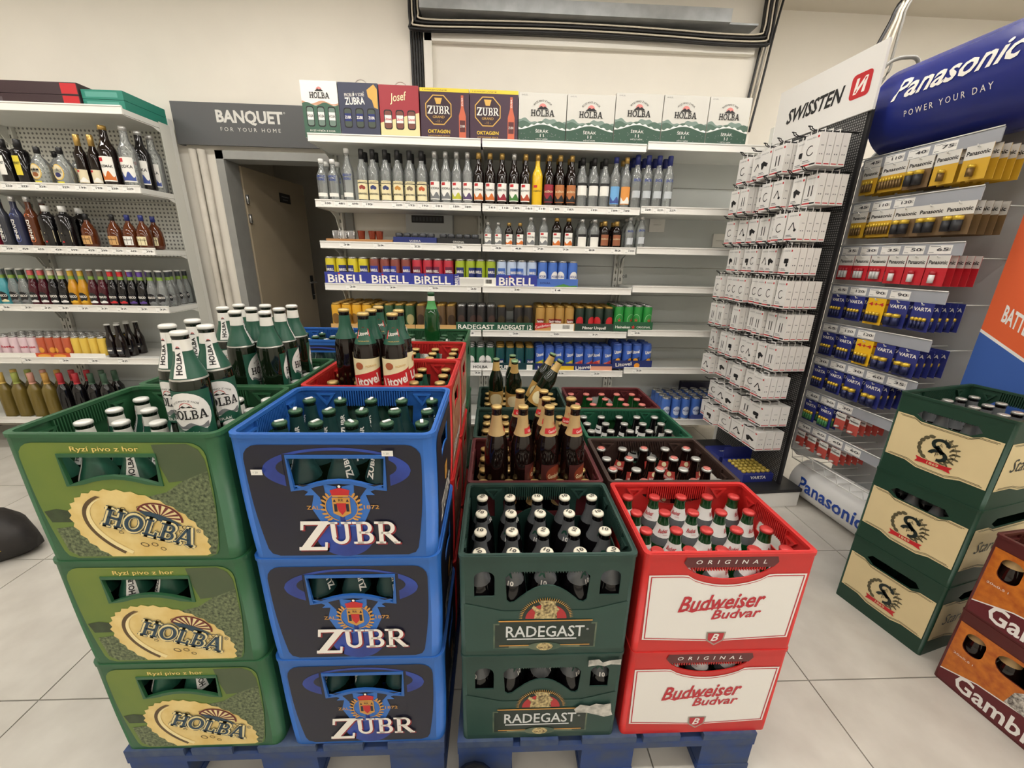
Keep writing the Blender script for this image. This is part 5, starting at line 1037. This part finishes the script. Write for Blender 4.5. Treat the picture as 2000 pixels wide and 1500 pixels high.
# ---- left unit
z = LL[1]; PALE = C(226, 214, 180)
for px, pp in ((27, WHITE), (57, C(226, 206, 60))): item(px, 357, kspirit(SQUARE, G_DARK, BLKC, pp, 'FERNET', BLACK, None, red=False, z0=.05, z1=.15, hw=.018, caph=.04), z, 'black herb liqueur bottle with %s label' % ('white' if pp is WHITE else 'yellow'), None, deep=1)
for px, c_ in ((90, C(150, 90, 50)), (133, C(50, 50, 100))):
    d = Dec(.005); d.ell(0, .07, .03, .042, C(230, 190, 80), 0).ell(0, .07, .026, .037, PALE, 1).ell(0, .055, .015, .012, c_, 2).text('---' if px < 100 else 'SLIVOVICE', 0, .08, .042, BLACK, .01, k=2).rect(-.02, .02, .012, .022, C(230, 220, 80), 0)
    item(px, 357, bottle(ROUND, G_CLEAR, BLKC, (), d, crown=False, caph=.03), z, 'round clear brandy flask with oval %s label' % ('apricot' if px < 100 else 'plum'), None, deep=2, dy=.1)
for px in (172, 198): item(px, 358, kspirit(sc(SPIRIT, .93, .93), G_BROWN, GDC, PALE, None, BLACK, WHITE, z0=.02, z1=.09, caph=.06), z, 'dark bottle with gold neck and cream label on the left unit', 'dark gold-necked bottles')
BIG = sc(SPIRIT, 1.32, 1.1)
item(226, 360, kspirit(BIG, G_BROWN, GDC, WHITE, 'TUZEMÁK', BLACK, OR, z0=.03, z1=.16, hw=.042, caph=.02), z, 'large dark rum bottle with white and orange label on the left unit', None)
for q, px in enumerate((264, 290, 311)): item(px, 360, kspirit(BIG, G_CLEAR if q != 1 else G_DARK, SIL, WHITE, 'VODKA', BLACK, BL, z0=.03, z1=.16, hw=.042, caph=.02), z, 'large %s bottle with white and blue label on the left unit' % ('clear' if q != 1 else 'dark'), 'large vodka bottles', y=(2.70, 2.79, 2.88)[q])
z = LL[2]
for px, g_, pp in ((-4, C(150, 40, 60, .1), C(200, 60, 80)), (24, M('slate_spirit', (56, 58, 66), .08), C(170, 170, 180)), (52, M('indigo_spirit', (50, 54, 80), .08), C(90, 110, 190)), (80, G_AMBER, C(230, 120, 60))):
    d = Dec(.005); d.poly(rrect(-.014, .014, .03, .19, .013), pp, 0).text('DIVINE', 0, .1, .11, LW, .016, k=1.5, rot=-90, bold=.02)
    item(px, 482, bottle(sc(SPIRIT, .95, .97), g_, SIL, (), d, crown=False, caph=.025), z, 'tall bottle with upright %s strip label' % {24: 'silver', 52: 'blue', 80: 'orange'}.get(px, 'pink'), None, deep=2)
for px in (110, 142):
    d = Dec(.005); d.poly([(-.04, .1), (0, .085), (.04, .1), (.04, .035), (0, .02), (-.04, .035)], CREAM, 0).text("Ballantine's", 0, .075, .06, BLACK, .013, k=1, shear=.2).ell(0, .035, .005, .005, RED, 1)
    item(px, 482, bottle(sc(SQUARE, 1.15, 1.0), G_DARK, WHC, (), d, crown=False, caph=.03), z, 'black square-shouldered whisky bottle with cream chevron label', 'whisky bottles with cream labels', deep=2, dy=.1)
for px, pp, w_ in ((183, C(206, 160, 100), 'Hunter'), (233, C(206, 160, 100), 'Hunter'), (262, WHITE, 'TRON'), (288, CREAM, 'TRON'), (310, CREAM, 'TRON')): item(px, 484, kspirit(sc(ROUND, .85, .98), G_AMBER, BLKC if px < 250 else BLU, pp, w_, BLACK, None, red=False, z0=.025, z1=.075, hw=.03), z, 'squat amber rum bottle with %s label' % {'Hunter': 'tan picture', 'TRON': 'pale lettered'}[w_], 'squat rum bottles, %s' % {'H': 'tan', 'T': 'pale'}[w_[0]], y=2.71 if px < 300 else 2.80)
z = LL[3]
def kfr(g_, top_, dot):
    d = Dec(.005); d.ell(0, .055, .025, .03, BLACK, 0).text('FRISCO', 0, .06, .046, LW, .014, k=1.5, bold=.03).strip(-.024, .024, lambda u: .022, lambda u: .034+.004*math.sin(u*180), dot, 1)
    return bottle(SMALL, g_, CAPW, [(.165, .185, C(120, 150, 60)), (.186, .214, top_)], d, n=12)
FL = [(G_TEAL, GREY, CREAM, 'teal'), (G_TEAL, GREY, CREAM, 'teal'), (G_CLEAR, C(60, 70, 60), GREY, 'clear'), (G_CLEAR, C(60, 70, 60), GREY, 'clear'), (G_MAG, C(200, 90, 90), BW, 'berry'), (G_MAG, C(200, 90, 90), BW, 'berry'), (G_DARK, C(210, 190, 170), BW, 'dark'), (G_DARK, C(210, 190, 170), BW, 'dark'), (G_GOLD, C(200, 160, 50), C(230, 180, 40), 'golden'), (G_GOLD, C(200, 160, 50), C(230, 180, 40), 'golden'), (G_MAG, C(100, 84, 70), BW, 'brownish'), (G_MAG, C(100, 84, 70), BW, 'brownish'), (G_DARK, RED, RED, 'red-necked'), (G_DARK, RED, RED, 'red-necked'), (G_DARK, PURP, PURP, 'purple-necked'), (G_DARK, PURP, PURP, 'purple-necked'), (G_CLEAR, C(50, 54, 60), GREY, 'black-topped'), (G_CLEAR, C(50, 54, 60), GREY, 'black-topped')]
FK = {}
for i, f in enumerate(FL):
    if f[3] not in FK: FK[f[3]] = kfr(*f[:3])
    item(3+i*18.4, 597, FK[f[3]], z, 'small %s mixer bottle in the long mixer row' % f[3], '%s mixer bottles' % f[3], deep=2, dy=.063, cat='mixer bottle')
for q in range(2, 5): place(FK['black-topped'], (aty(3+17*18.4, 597, 2.697).x, 2.697+.063*q, z-.0115), 'small black-topped mixer bottle in the long mixer row', 'mixer bottle', 'black-topped mixer bottles')
z = LL[4]
for pxs, body, word, lab in (((2, 20, 38, 56, 73), C(226, 200, 206, .3), 'Rose', 'pink'), ((87, 103, 120, 136), C(190, 90, 60, .3), None, 'orange'), ((156, 173, 190, 207), C(224, 190, 80, .3), None, 'yellow')):
    canrow(pxs, 690, z, body, ALU, cdec(word, C(190, 50, 70), None, wz=.07, blob=C(230, 160, 60) if lab == 'orange' else None), 'slim %s can on the lowest visible shelf of the spirits unit' % lab, 'slim %s cans' % lab, deep=4, r=.026, h=.14, zoff=.002)
for a, b_, m, lab in ((0, 79, WHITE, 'pink'), (80, 146, C(206, 80, 40), 'orange'), (147, 216, WHITE, 'yellow')): traybox(a, b_, 695, z, m, 'low tray under the slim %s cans' % lab, h=.036, dec=(lambda w, h: Dec().ell(-w*.25, h*.5, .04, .012, C(230, 160, 60), 1).ell(w*.2, h*.5, .04, .012, C(230, 160, 60), 1)) if lab == 'orange' else None)
k_cola = bottle(SMALL, G_BROWN, WHC, (), Dec(.005).rect(-.02, .02, .03, .075, C(60, 60, 64), 0).rect(-.014, .014, .05, .058, LW, 1), n=12)
for px in (226, 244): item(px, 697, k_cola, z, 'small cola bottle beside the slim yellow cans', 'small cola bottles', deep=3, dy=.07, cat='cola bottle')
z = LL[5]
for px, c_, g_ in ((17, C(226, 190, 100), G_WINE), (45, C(170, 180, 90), G_WINE), (75, C(220, 160, 140), G_WINE), (103, C(206, 160, 80), G_WINE), (131, C(190, 50, 60), G_DARK), (161, C(190, 50, 60), G_DARK), (190, C(60, 90, 70), G_DARK), (215, C(60, 90, 70), G_DARK)):
    k_ = bottle(WINE, g_, c_, [(.235, .29, c_)], None, crown=False, caph=.06, n=12)
    item(px, 780, k_, z, '%s wine bottle with %s capsule on the base deck' % ('pale' if g_ is G_WINE else 'dark', {17: 'yellow', 45: 'green', 75: 'pink', 103: 'ochre', 131: 'red', 161: 'red'}.get(px, 'dark green')), 'dark wine bottles' if px in (131, 161, 190, 215) else None, deep=2, cat='wine bottle')
for i, (x, lab) in enumerate(((-2.93, 'lower'), (-2.93, 'upper'))):
    place([('flat_box', MB().box(-.36, .36, 0, .3, 0, .058, C(58, 40, 44)).mesh('flat_box'), -1), ('print', Dec().rect(.27, .355, .004, .054, RED, 1).rect(-.3, -.05, .015, .04, C(90, 80, 84), 1).mesh('print', front(0)), 0)], (-2.66, 2.67, LL[0]-.011+i*.06), 'dark red flat box on the spirits unit, %s one' % lab, 'box')
for i, lab in enumerate(('lower', 'upper')):
    place([('flat_box', MB().box(-.11, .11, 0, .3, 0, .045, C(40, 130, 112)).mesh('flat_box'), -1), ('print', Dec().rect(-.09, .08, .01, .035, C(90, 160, 146), 1).mesh('print', front(0)), 0)], (-2.185, 2.68, LL[0]-.011+i*.047), 'teal flat box on the spirits unit, %s one' % lab, 'box')
# ============================================================ accessory display (right)
PERFB = perf('perforated_black', (40, 40, 42), (150, 150, 148), 90, .3)
HK_ = M('upright_black', (34, 34, 36), .5); AD = R(4); PX, PY = 1.655, 2.0       # near end of the panel; local +Y runs away from the viewer
disp = ob('accessory_display', None, None, (PX, PY, 0), AD); tag(disp, 'black perforated display wall with rows of hooks and white boxes', 'display')
LEN = .6
ob('panel', MB().box(0, .02, 0, LEN, .12, 2.02, PERFB).mesh('panel'), disp)
ob('upright', MB().box(-.001, .022, LEN, LEN+.03, 0, 2.1, SHELFW).mesh('upright'), disp); ob('upright', MB().box(.004, .018, -.015, 0, 0, 2.02, HK_).mesh('upright'), disp)
ob('base_deck', MB().box(-.2, .11, -.07, LEN, .095, .115, M('deck_black', (34, 34, 36), .5)).mesh('base_deck'), disp); ob('plinth', MB().box(-.195, .105, -.065, LEN-.005, 0, .0945, STRIPW).mesh('plinth'), disp)
HDR = M('header_white', (232, 230, 226), .5)
hd = tag(ob('header_sign', MB().box(-.012, .0, -.03, LEN-.02, 2.0, 2.26, HDR).mesh('header_sign'), None, (PX, PY, 0), AD), 'white header board with black and red lettering over the accessory display', 'sign')
d = Dec(); d.text('SWISSTEN', -.27, 2.115, .34, BLACK, .07, k=1, bold=.03, shear=.2).poly(rrect(-.06, .04, 2.07, 2.17, .018), RED, 1).text('И', -.01, 2.12, .056, LW, .062, k=2, bold=.04, shear=.1)
ob('lettering', d.mesh('lettering', lambda u, v, k: (-.0125-k, -u+.05, v)), hd)
BOXW = M('accessory_box_white', (232, 230, 226), .45); HOOK = M('hook_black', (28, 28, 30), .35, metal=.4)
def icon(d, kind, w, h):
    if kind == 0: d.polys(band(0, h*.5, (w*.25, h*.16), (w*.2, h*.13), 60, 330, 12), BLACK, 2)
    elif kind == 1: d.poly(rrect(-w*.22, w*.22, h*.42, h*.6, w*.08), BLACK, 2).ell(w*.1, h*.36, w*.1, h*.06, BLACK, 2)
    elif kind == 2: d.polys([quad((-w*.12, h*.3), (-w*.12, h*.65), w*.07), quad((w*.12, h*.3), (w*.12, h*.65), w*.07)], BLACK, 2)
    elif kind == 3: d.poly([(-w*.3, h*.55), (-w*.1, h*.62), (w*.3, h*.5), (w*.2, h*.4), (0, h*.45), (-w*.1, h*.32), (-w*.22, h*.35)], BLACK, 2)
    else: d.polys([quad((-w*.25, h*.4), (0, h*.65), w*.06), quad((0, h*.65), (w*.2, h*.4), w*.06)], BLACK, 2).ell(w*.22, h*.38, w*.1, h*.05, BLACK, 2)
ABOX = {}
def abox(kind, w, h, dp):
    key = (kind, w, h, dp)
    if key not in ABOX:
        m = MB().box(0, dp, -w/2, w/2, -h, 0, BOXW).mesh('accessory_box')
        tb = MB().box(.001, .002, -w*.22, -w*.16, 0, .018, BOXW).box(.001, .002, w*.16, w*.22, 0, .018, BOXW).box(.001, .002, -w*.22, w*.22, .018, .023, BOXW).mesh('hang_tab')
        d = Dec(); d.rect(-w*.48, w*.48, .006, .012, RED, 1).rect(w*.1, w*.48, .006, .012, BLACK, 1.5).text('SWISSTEN', -w*.08, h*.88, w*.6, GREY, h*.045, k=1).rect(w*.32, w*.44, h*.85, h*.92, RED, 1).rect(-w*.4, w*.0, h*.2, h*.225, GREY, 1).rect(-w*.4, w*.1, h*.15, h*.17, GREY, 1)
        icon(d, kind, w, h)
        sd = Dec().rect(.004, dp-.004, .006, .01, RED, 1).ell(dp*.35, h*.35, .003, .003, GREY, 1, 6).ell(dp*.65, h*.35, .003, .003, GREY, 1, 6).rect(dp*.3, dp*.7, h*.6, h*.62, GREY, 1)
        b = MB()
        for vs, fs, mt, k in d.P: b.add([(-k*.0004, -u, v-h) for u, v in vs], fs, mt)
        for vs, fs, mt, k in sd.P: b.add([(u, -w/2-k*.0004, v-h) for u, v in vs], fs, mt)
        ABOX[key] = [('accessory_box', m, -1), ('hang_tab', tb, 0), ('print', b.mesh('print', fix=False), 0)]
    return ABOX[key]
hookm = MB().tube(spl([(0, -.006, 0), (-.12, -.006, 0), (-.23, -.006, .0), (-.245, -.006, .012), (-.26, 0, .015), (-.245, .006, .012), (-.23, .006, 0), (-.12, .006, 0), (0, .006, 0)], 2), .0022, HOOK, 5).mesh('hook')
ORD = ['topmost', 'second highest', 'third highest', 'fourth highest', 'fifth highest', 'sixth highest', 'fourth lowest', 'third lowest', 'second lowest', 'lowest']
KN = ['cable loop', 'charger', 'cable pair', 'car holder', 'earphone']
cA, sA = math.cos(AD), math.sin(AD)
ROWZ = [1.92, 1.757, 1.595, 1.435, 1.28, 1.115, .95, .785, .62, .47]
rr_ = random.Random(3)
for ri, zr in enumerate(ROWZ):
    w_ = (.086, .074, .08, .064, .066, .066, .066, .09, .1, .11)[ri]; h_ = (.133, .132, .130, .126, .134, .132, .13, .118, .115, .11)[ri]
    pitch = w_+.008; n = int((LEN+.02)/pitch)
    for i in range(n):
        ly = -.03+pitch*(i+.5)
        ob('hook', hookm, disp, (0, ly, zr))
        kind = (i+ri*2) % 5 if ri not in (4, 5) else (0 if ri == 4 else 2); dp = .034 if ri < 8 else .05
        cnt = rr_.choice((4, 5, 6)) if ri < 8 else 4
        start = -.235+rr_.choice((0, .01, .03, .05))
        for q in range(cnt):
            lx = start+q*(dp+.003)
            if lx+dp > -.012: break
            zz = zr-.0155          # the hang tab's bar lies on the hook
            place(abox(kind, w_, h_, dp), (PX+lx*cA-ly*sA, PY+lx*sA+ly*cA, zz), 'white %s box hanging on the %s hook row of the perforated display' % (KN[kind], ORD[ri]), 'box', '%s hook row, %s boxes' % (ORD[ri], KN[kind]), rz=AD)
# battery cartons on the deck
def L2W(lx, ly, z): return (PX+lx*cA-ly*sA, PY+lx*sA+ly*cA, z)
VB = C(40, 50, 130)
place([('battery_carton', MB().box(-.095, .095, 0, .2, 0, .05, VB).mesh('battery_carton'), -1), ('print', Dec().text('VARTA', 0, .03, .1, LW, .02, k=1, bold=.03).mesh('print', front(0)), 0), ('open_lid', MB().box(-.095, .095, .2, .203, .05, .13, VB).mesh('open_lid'), 0)], L2W(-.105, .02, .1155), 'open blue battery carton on the black deck', 'carton', rz=AD)
bat = MB().lathe([(.012, 0), (.013, .002), (.013, .01), (.0125, .012), (.005, .0125), (.005, .015), (.001, .015)], C(200, 176, 80, .3), 12).mesh('loose_battery')
for i in range(6):
    for j in range(5): ob_ = tag(ob('battery', bat, None, L2W(-.105-.075+i*.03, .05+j*.032, .1658)), 'gold-topped battery standing in the open blue carton', 'battery', 'batteries in the blue carton')
place([('battery_carton', MB().box(-.09, .09, 0, .16, 0, .04, VB).mesh('battery_carton'), -1), ('print', Dec().text('VARTA', 0, .0, .08, LW, .016, k=1, bold=.03).mesh('print', lambda u, v, k: (u, .08+v, .0403+k)), 0)], L2W(-.105, .26, .1155), 'closed blue battery carton behind the open one', 'carton', rz=AD)
# ============================================================ battery stand
ST = R(4); SX, SY = 1.775, 2.09; SL_ = .54     # front far corner; local -Y runs towards the viewer
cS, sS = math.cos(ST), math.sin(ST)
def S2W(lx, ly, z): return (SX+lx*cS-ly*sS, SY+lx*sS+ly*cS, z)
stnd = ob('battery_stand', None, None, (SX, SY, 0), ST); tag(stnd, 'grey wire battery stand with tilted price rails and a white barrel foot', 'display stand')
SGR = M('stand_grey', (196, 198, 198), .4); RAIL = M('rail_grey', (168, 172, 180), .35); WIRE = M('wire_white', (236, 236, 232), .3)
ob('side_panel', MB().plate([[(.0, .3), (.05, .25), (.3, .2), (.34, .3), (.34, 1.95), (.12, 1.95), (.0, 1.8)]], .012, SGR, lambda u, v, k: (u, k, v)).mesh('side_panel'), stnd)
ob('back_panel', MB().box(.3, .32, -SL_, -.002, 0, 2.12, SGR).mesh('back_panel'), stnd)
LZ = [1.828, 1.635, 1.437, 1.248, 1.051, .869, .671, .482]
OR8 = ['topmost', 'second', 'third', 'fourth', 'fifth', 'third lowest', 'second lowest', 'lowest']
PR = [['45', '110', '40', '75'], ['45', '110', '130'], ['35', '30', '35', '50', '65'], ['65', '120', '90', '90'], ['65', '120', '120'], ['30', '30', '30', '60', '35'], ['60', '30', '30'], ['90', '60', '60', '60']]
for i, zl in enumerate(LZ):
    sh = ob('price_rail', MB().box(-.004, 0, -SL_+.01, 0, zl-.048, zl, RAIL).tube([(-.006, -SL_+.01, zl+.003), (-.006, .03, zl+.003)], .0025, WIRE).tube([(-.02, .03, zl), (.28, .03, zl)], .0025, WIRE).mesh('price_rail'), stnd)
    for q, p in enumerate(PR[i]):
        t = ob('price_tag', price(p), sh, (-.0048, -.05-q*.1, zl-.042)); t.rotation_euler = (0, 0, -math.pi/2); t.scale = (1.25, 1, 1.15)
# packs
BATG = M('battery_bronze', (120, 96, 60), .3, metal=.6); BATN = M('battery_navy', (36, 42, 84), .3, metal=.3); BLIS = glass('blister', (.95, .95, .95), .08)
def bpack(w, h, top, mid, word, wc, nb, bat_m, tipm, br=.007, bh=.045):
    card = MB().box(0, .0012, -w/2, w/2, -h, 0, mid).mesh('battery_pack')
    d = Dec()
    if top is not mid: d.rect(-w/2, w/2, h*.6, h, top, 1)
    d.text(word, 0, h*.78, w*.86, wc, h*.13, k=2, bold=.03)
    pr_ = MB()
    for vs, fs, mt, k in d.P: pr_.add([(-k*.0004, -u, v-h) for u, v in vs], fs, mt)
    kit = [('battery_pack', card, -1), ('print', pr_.mesh('print', fix=False), 0)]
    for i in range(nb):
        y = (i-(nb-1)/2)*br*2.15
        kit.append(('battery', MB().lathe([(br, 0), (br, bh*.72)], bat_m, 10, (-br-.001, y, -h+.012)).lathe([(br, bh*.72), (br, bh), (br*.4, bh), (br*.4, bh+.002)], tipm, 10, (-br-.001, y, -h+.012)).mesh('battery'), 0))
    return kit
GLD = C(214, 170, 50); PGR = C(222, 220, 214); GT = M('tip_gold', (214, 180, 60), .3, metal=.4); VBL = C(44, 52, 128); VY = C(240, 190, 30); PRD = C(196, 36, 48); GTN = M('tip_green', (60, 120, 70), .3)
p_g4 = bpack(.078, .115, PGR, GLD, 'Panasonic', BLACK, 4, BATG, GT, .006); p_g10 = bpack(.11, .115, PGR, GLD, 'Panasonic', BLACK, 8, BATG, GT, .006); p_g1 = bpack(.085, .12, PGR, GLD, 'Panasonic', BLACK, 1, BATG, GT, .011, .04); p_c2 = bpack(.1, .12, PGR, C(120, 96, 66), 'Panasonic', BLACK, 2, C(40, 40, 44), GT, .016, .055)
p_r = bpack(.078, .115, PGR, PRD, 'Panasonic', BLACK, 3, C(190, 190, 190, .25), C(170, 40, 50), .007); p_r1 = bpack(.078, .12, PGR, PRD, 'Panasonic', BLACK, 1, C(220, 220, 220, .25), C(170, 40, 50), .01)
p_v4 = bpack(.08, .118, VBL, VBL, 'VARTA', LW, 4, BATN, GT, .007); p_vy = bpack(.085, .12, VY, VY, '4+4', RED, 4, BATN, GT, .0075); p_vc = bpack(.085, .12, VBL, VBL, 'VARTA', LW, 2, BATN, GT, .015, .05); p_vg = bpack(.08, .115, VBL, VBL, 'VARTA', LW, 4, GTN, GT, .007); p_s = bpack(.055, .085, PGR, C(190, 80, 70), 'Panasonic', BLACK, 1, C(200, 196, 190, .2), C(200, 196, 190, .2), .011, .006)
PK = [[(p_g4, 'gold four-cell'), (p_g10, 'wide gold ten-cell'), (p_c2, 'two-cell bronze'), (p_g1, 'gold single-cell'), (p_g1, 'gold single-cell')], [(p_g4, 'gold four-cell'), (p_g10, 'wide gold ten-cell'), (p_c2, 'two-cell bronze'), (p_c2, 'two-cell bronze'), (p_c2, 'two-cell bronze')],
      [(p_r, 'red and grey')]*3+[(p_r1, 'red single-cell')]*3, [(p_v4, 'navy four-cell'), (p_v4, 'navy four-cell'), (p_vy, 'yellow bonus'), (p_vc, 'navy two-cell'), (p_v4, 'navy four-cell')], [(p_v4, 'navy four-cell'), (p_v4, 'navy four-cell'), (p_vy, 'yellow bonus'), (p_vc, 'navy two-cell'), (p_vc, 'navy two-cell')],
      [(p_v4, 'navy four-cell'), (p_v4, 'navy four-cell'), (p_vc, 'navy two-cell'), (p_vc, 'navy two-cell')], [(p_vg, 'navy and green'), (p_vg, 'navy and green'), (p_s, 'small coin-cell'), (p_s, 'small coin-cell')], [(p_s, 'small coin-cell')]*4]
hk = MB().tube(spl([(.3, 0, 0), (.0, 0, 0), (-.025, 0, 0), (-.035, 0, .008)], 2), .002, WIRE, 5).mesh('peg')
for i, zl in enumerate(LZ):
    ly = -.02
    for q, (kt, nm) in enumerate(PK[i]):
        w_ = .116 if 'wide' in nm else (.075 if 'coin' in nm else .082 if 'red' in nm else .1)
        ly -= w_/2
        ob('peg', hk, stnd, (0, ly+.0, zl-.055))
        for g in range(5 if q > 2 else 4):
            place(kt, S2W(-.02+g*.036, ly, zl-.0475), '%s battery pack on the %s rail of the battery stand' % (nm, OR8[i]), 'battery pack', '%s rail %s packs' % (OR8[i], nm), rz=ST)
        ly -= w_/2
# barrels of the stand
PBL = M('barrel_blue', (36, 48, 130), .25, noise=.15, nscale=4); PWH = M('barrel_white', (226, 226, 224), .3)
def barrel(r, L_, mat, name, word, wc, sub=None, tw=.4, tc=.3):
    b = MB(); n = 64; vs = []; fs = []
    for y in (0, -L_):
        for i in range(n): a = 2*math.pi*i/n; vs.append((r*math.cos(a), y, r*math.sin(a)))
    for i in range(n): j = (i+1) % n; fs.append((i, j, n+j, n+i))
    b.add(vs, fs, mat, True); b.add(vs, [tuple(range(n)), tuple(range(n, 2*n))], PWH)
    d = Dec(.02, .003); d.text(word, 0, r*.25 if sub else .1*r, tw, wc, tw*.19, k=1, bold=.02, shear=.25 if sub else 0)
    if sub: d.text(sub, .0, -r*.3, tw*.72, LW, r*.12, k=1)
    fn = lambda u, v, k: ((r+k)*math.cos(math.pi-v/r), -tc-u, (r+k)*math.sin(math.pi-v/r))
    return [(name, b.mesh(name), -1), ('lettering', d.mesh('lettering', fn), 0)]
place(barrel(.185, .9, PBL, 'sign_barrel', 'Panasonic', LW, 'P O W E R   Y O U R   D A Y', .42, .32), (1.888, 2.07, 2.015), 'big blue sign barrel with white lettering above the battery stand', 'sign', rz=ST)
place(barrel(.115, .5, PWH, 'sign_barrel', 'Panasonic', C(30, 70, 160), None, .4, .27), (1.895, 2.07, .116), 'white sign barrel with blue lettering lying at the foot of the battery stand', 'sign', rz=ST)
wb = MB()
for k in range(7): wb.tube([(0.0, -k*.075, .296), (.02, -k*.075, .236), (.3, -k*.075, .236)], .002, WIRE, 4)
wb.tube([(.0, .006, .296), (.0, -SL_+.02, .296)], .0035, WIRE).tube([(.02, .006, .236), (.02, -SL_+.02, .236)], .003, WIRE).tube([(0, 0, .296), (.3, 0, .296)], .003, WIRE)
ob('wire_basket', wb.mesh('wire_basket'), stnd)
# cables above the displays
for i, m in enumerate((CB, CW, CW, CG)):
    cable([(1.70+.02*i, 2.3, 1.95), aty(1688+13*i, 168-5*i, 2.3), aty(1704+13*i, 110, 2.3), aty(1738+8*i, 45, 2.3), aty(1768+6*i, -10, 2.3), aty(1768+6*i, -10, 2.3)+Vector((.22, 0, 2.998-aty(1768+6*i, -10, 2.3).z))], .008 if m is CB else .006, m, {CB: 'black', CW: 'cream', CG: 'grey'}[m]+' cable rising from the display header to the ceiling', 'cables above the display')
cable([(1.74, 2.2, 1.95), aty(1716, 150, 2.2), aty(1738, 122, 2.2), aty(1770, 112, 2.2), aty(1795, 124, 2.2), aty(1800, 165, 2.2)-Vector((0, 0, .1))], .009, CG, 'grey cable arching behind the blue sign barrel', None)
# recycling box
ORG = M('card_orange', (222, 96, 48), .6); BLX = M('card_blue', (52, 92, 170), .6)
bp0 = aty(1872, 760, 1.53); RB = math.atan2(-.97, .25); BL_ = .36
zb_ = aty(1905, 650, 1.5).z; sl = .62
d = Dec(); d.poly([(0, .0005), (BL_, .0005), (BL_, zb_-sl*BL_), (0, zb_)], BLX, 0).poly([(0, zb_), (BL_, zb_-sl*BL_), (BL_, 1.585), (0, 1.585)], ORG, 0).poly([(0, zb_+.012), (0, zb_), (BL_, zb_-sl*BL_), (BL_, zb_-sl*BL_+.012)], BW, 1)
for (t_, w_, u0, dv) in (('D', .018, .125, .40), ('FOR', .055, .1, .305), ('YOUR', .075, .1, .21), ('BATTERIES', .13, .045, .11)): d.text(t_, u0+w_/2, zb_+dv-sl*(u0+w_/2), w_*1.15, BW, .055, k=2, bold=.03, rot=-31.8, shear=-sl)
kit = [('recycling_panel', MB().box(0, BL_, 0, .03, .0005, 1.585, C(206, 200, 190, .7)).mesh('recycling_panel'), -1), ('front_print', d.mesh('front_print', front(-.0006)), 0)]
place(kit, (bp0.x, 1.53, 0), 'tall orange and blue cardboard battery collection panel behind the cream-label crates', 'display panel', rz=RB)
# bag on the floor at the left
bg = MB(); BAGM = M('charcoal_bag', (44, 40, 38), .6, noise=.5, nscale=14, bump=.4)
prof = [(.13, 0), (.16, .03), (.165, .08), (.15, .14), (.1, .19), (.05, .21)]
vs = []; fs = []; n = 20
for k, (r, z_) in enumerate(prof):
    for i in range(n): a = 2*math.pi*i/n; rr = r*(1+.08*math.sin(3*a+k)); vs.append((rr*1.3*math.cos(a), rr*.75*math.sin(a), z_))
for k in range(len(prof)-1):
    for i in range(n): j = (i+1) % n; fs.append((k*n+i, k*n+j, (k+1)*n+j, (k+1)*n+i))
fs += [tuple(reversed(range(n))), tuple((len(prof)-1)*n+i for i in range(n))]
bg.add(vs, fs, BAGM, True)
bp = atz(5, 1110, 0)
o = tag(ob('fuel_bag', bg.mesh('fuel_bag'), None, (bp.x-.17, bp.y+.1, 0)), 'dark filled sack with a yellow label on the tiles behind the gold-cap crates', 'sack')
ob('bag_label', Dec(.03).rect(-.1, .1, .07, .12, C(220, 180, 50), 0, nv=2).text('BRIKETA', 0, .095, .15, BLACK, .026, k=1).mesh('bag_label', lambda u, v, k: (u+.09, -.135-k+max(0, v-.07)*.25+abs(u+.09)**2*2.2, v)), o)

# small fittings on the almost empty shelving unit
for px, py, w_, nm in ((1405, 470, .05, 'round-dial'), (1283, 440, .055, 'double')):
    p = aty(px, py, YB-.02); tag(ob('wall_socket', MB().box(-w_, w_, -.012, 0, -.045, .045, STRIPW).lathe([(.0, 0), (.028, 0), (.028, .002), (0, .002)], C(214, 212, 206), 16, (0, -.0125, 0)).mesh('wall_socket'), None, (p.x, YB-.0125, p.z)), 'white %s socket on the back panel of the almost empty shelves' % nm, 'socket')
p = aty(1218, 540, YB-.013); ob('pencil_number', Dec().text('708', 0, 0, .05, C(80, 84, 86), .026, rot=6, k=1).mesh('pencil_number', front(0)), ru, (p.x, YB-.0126, p.z))
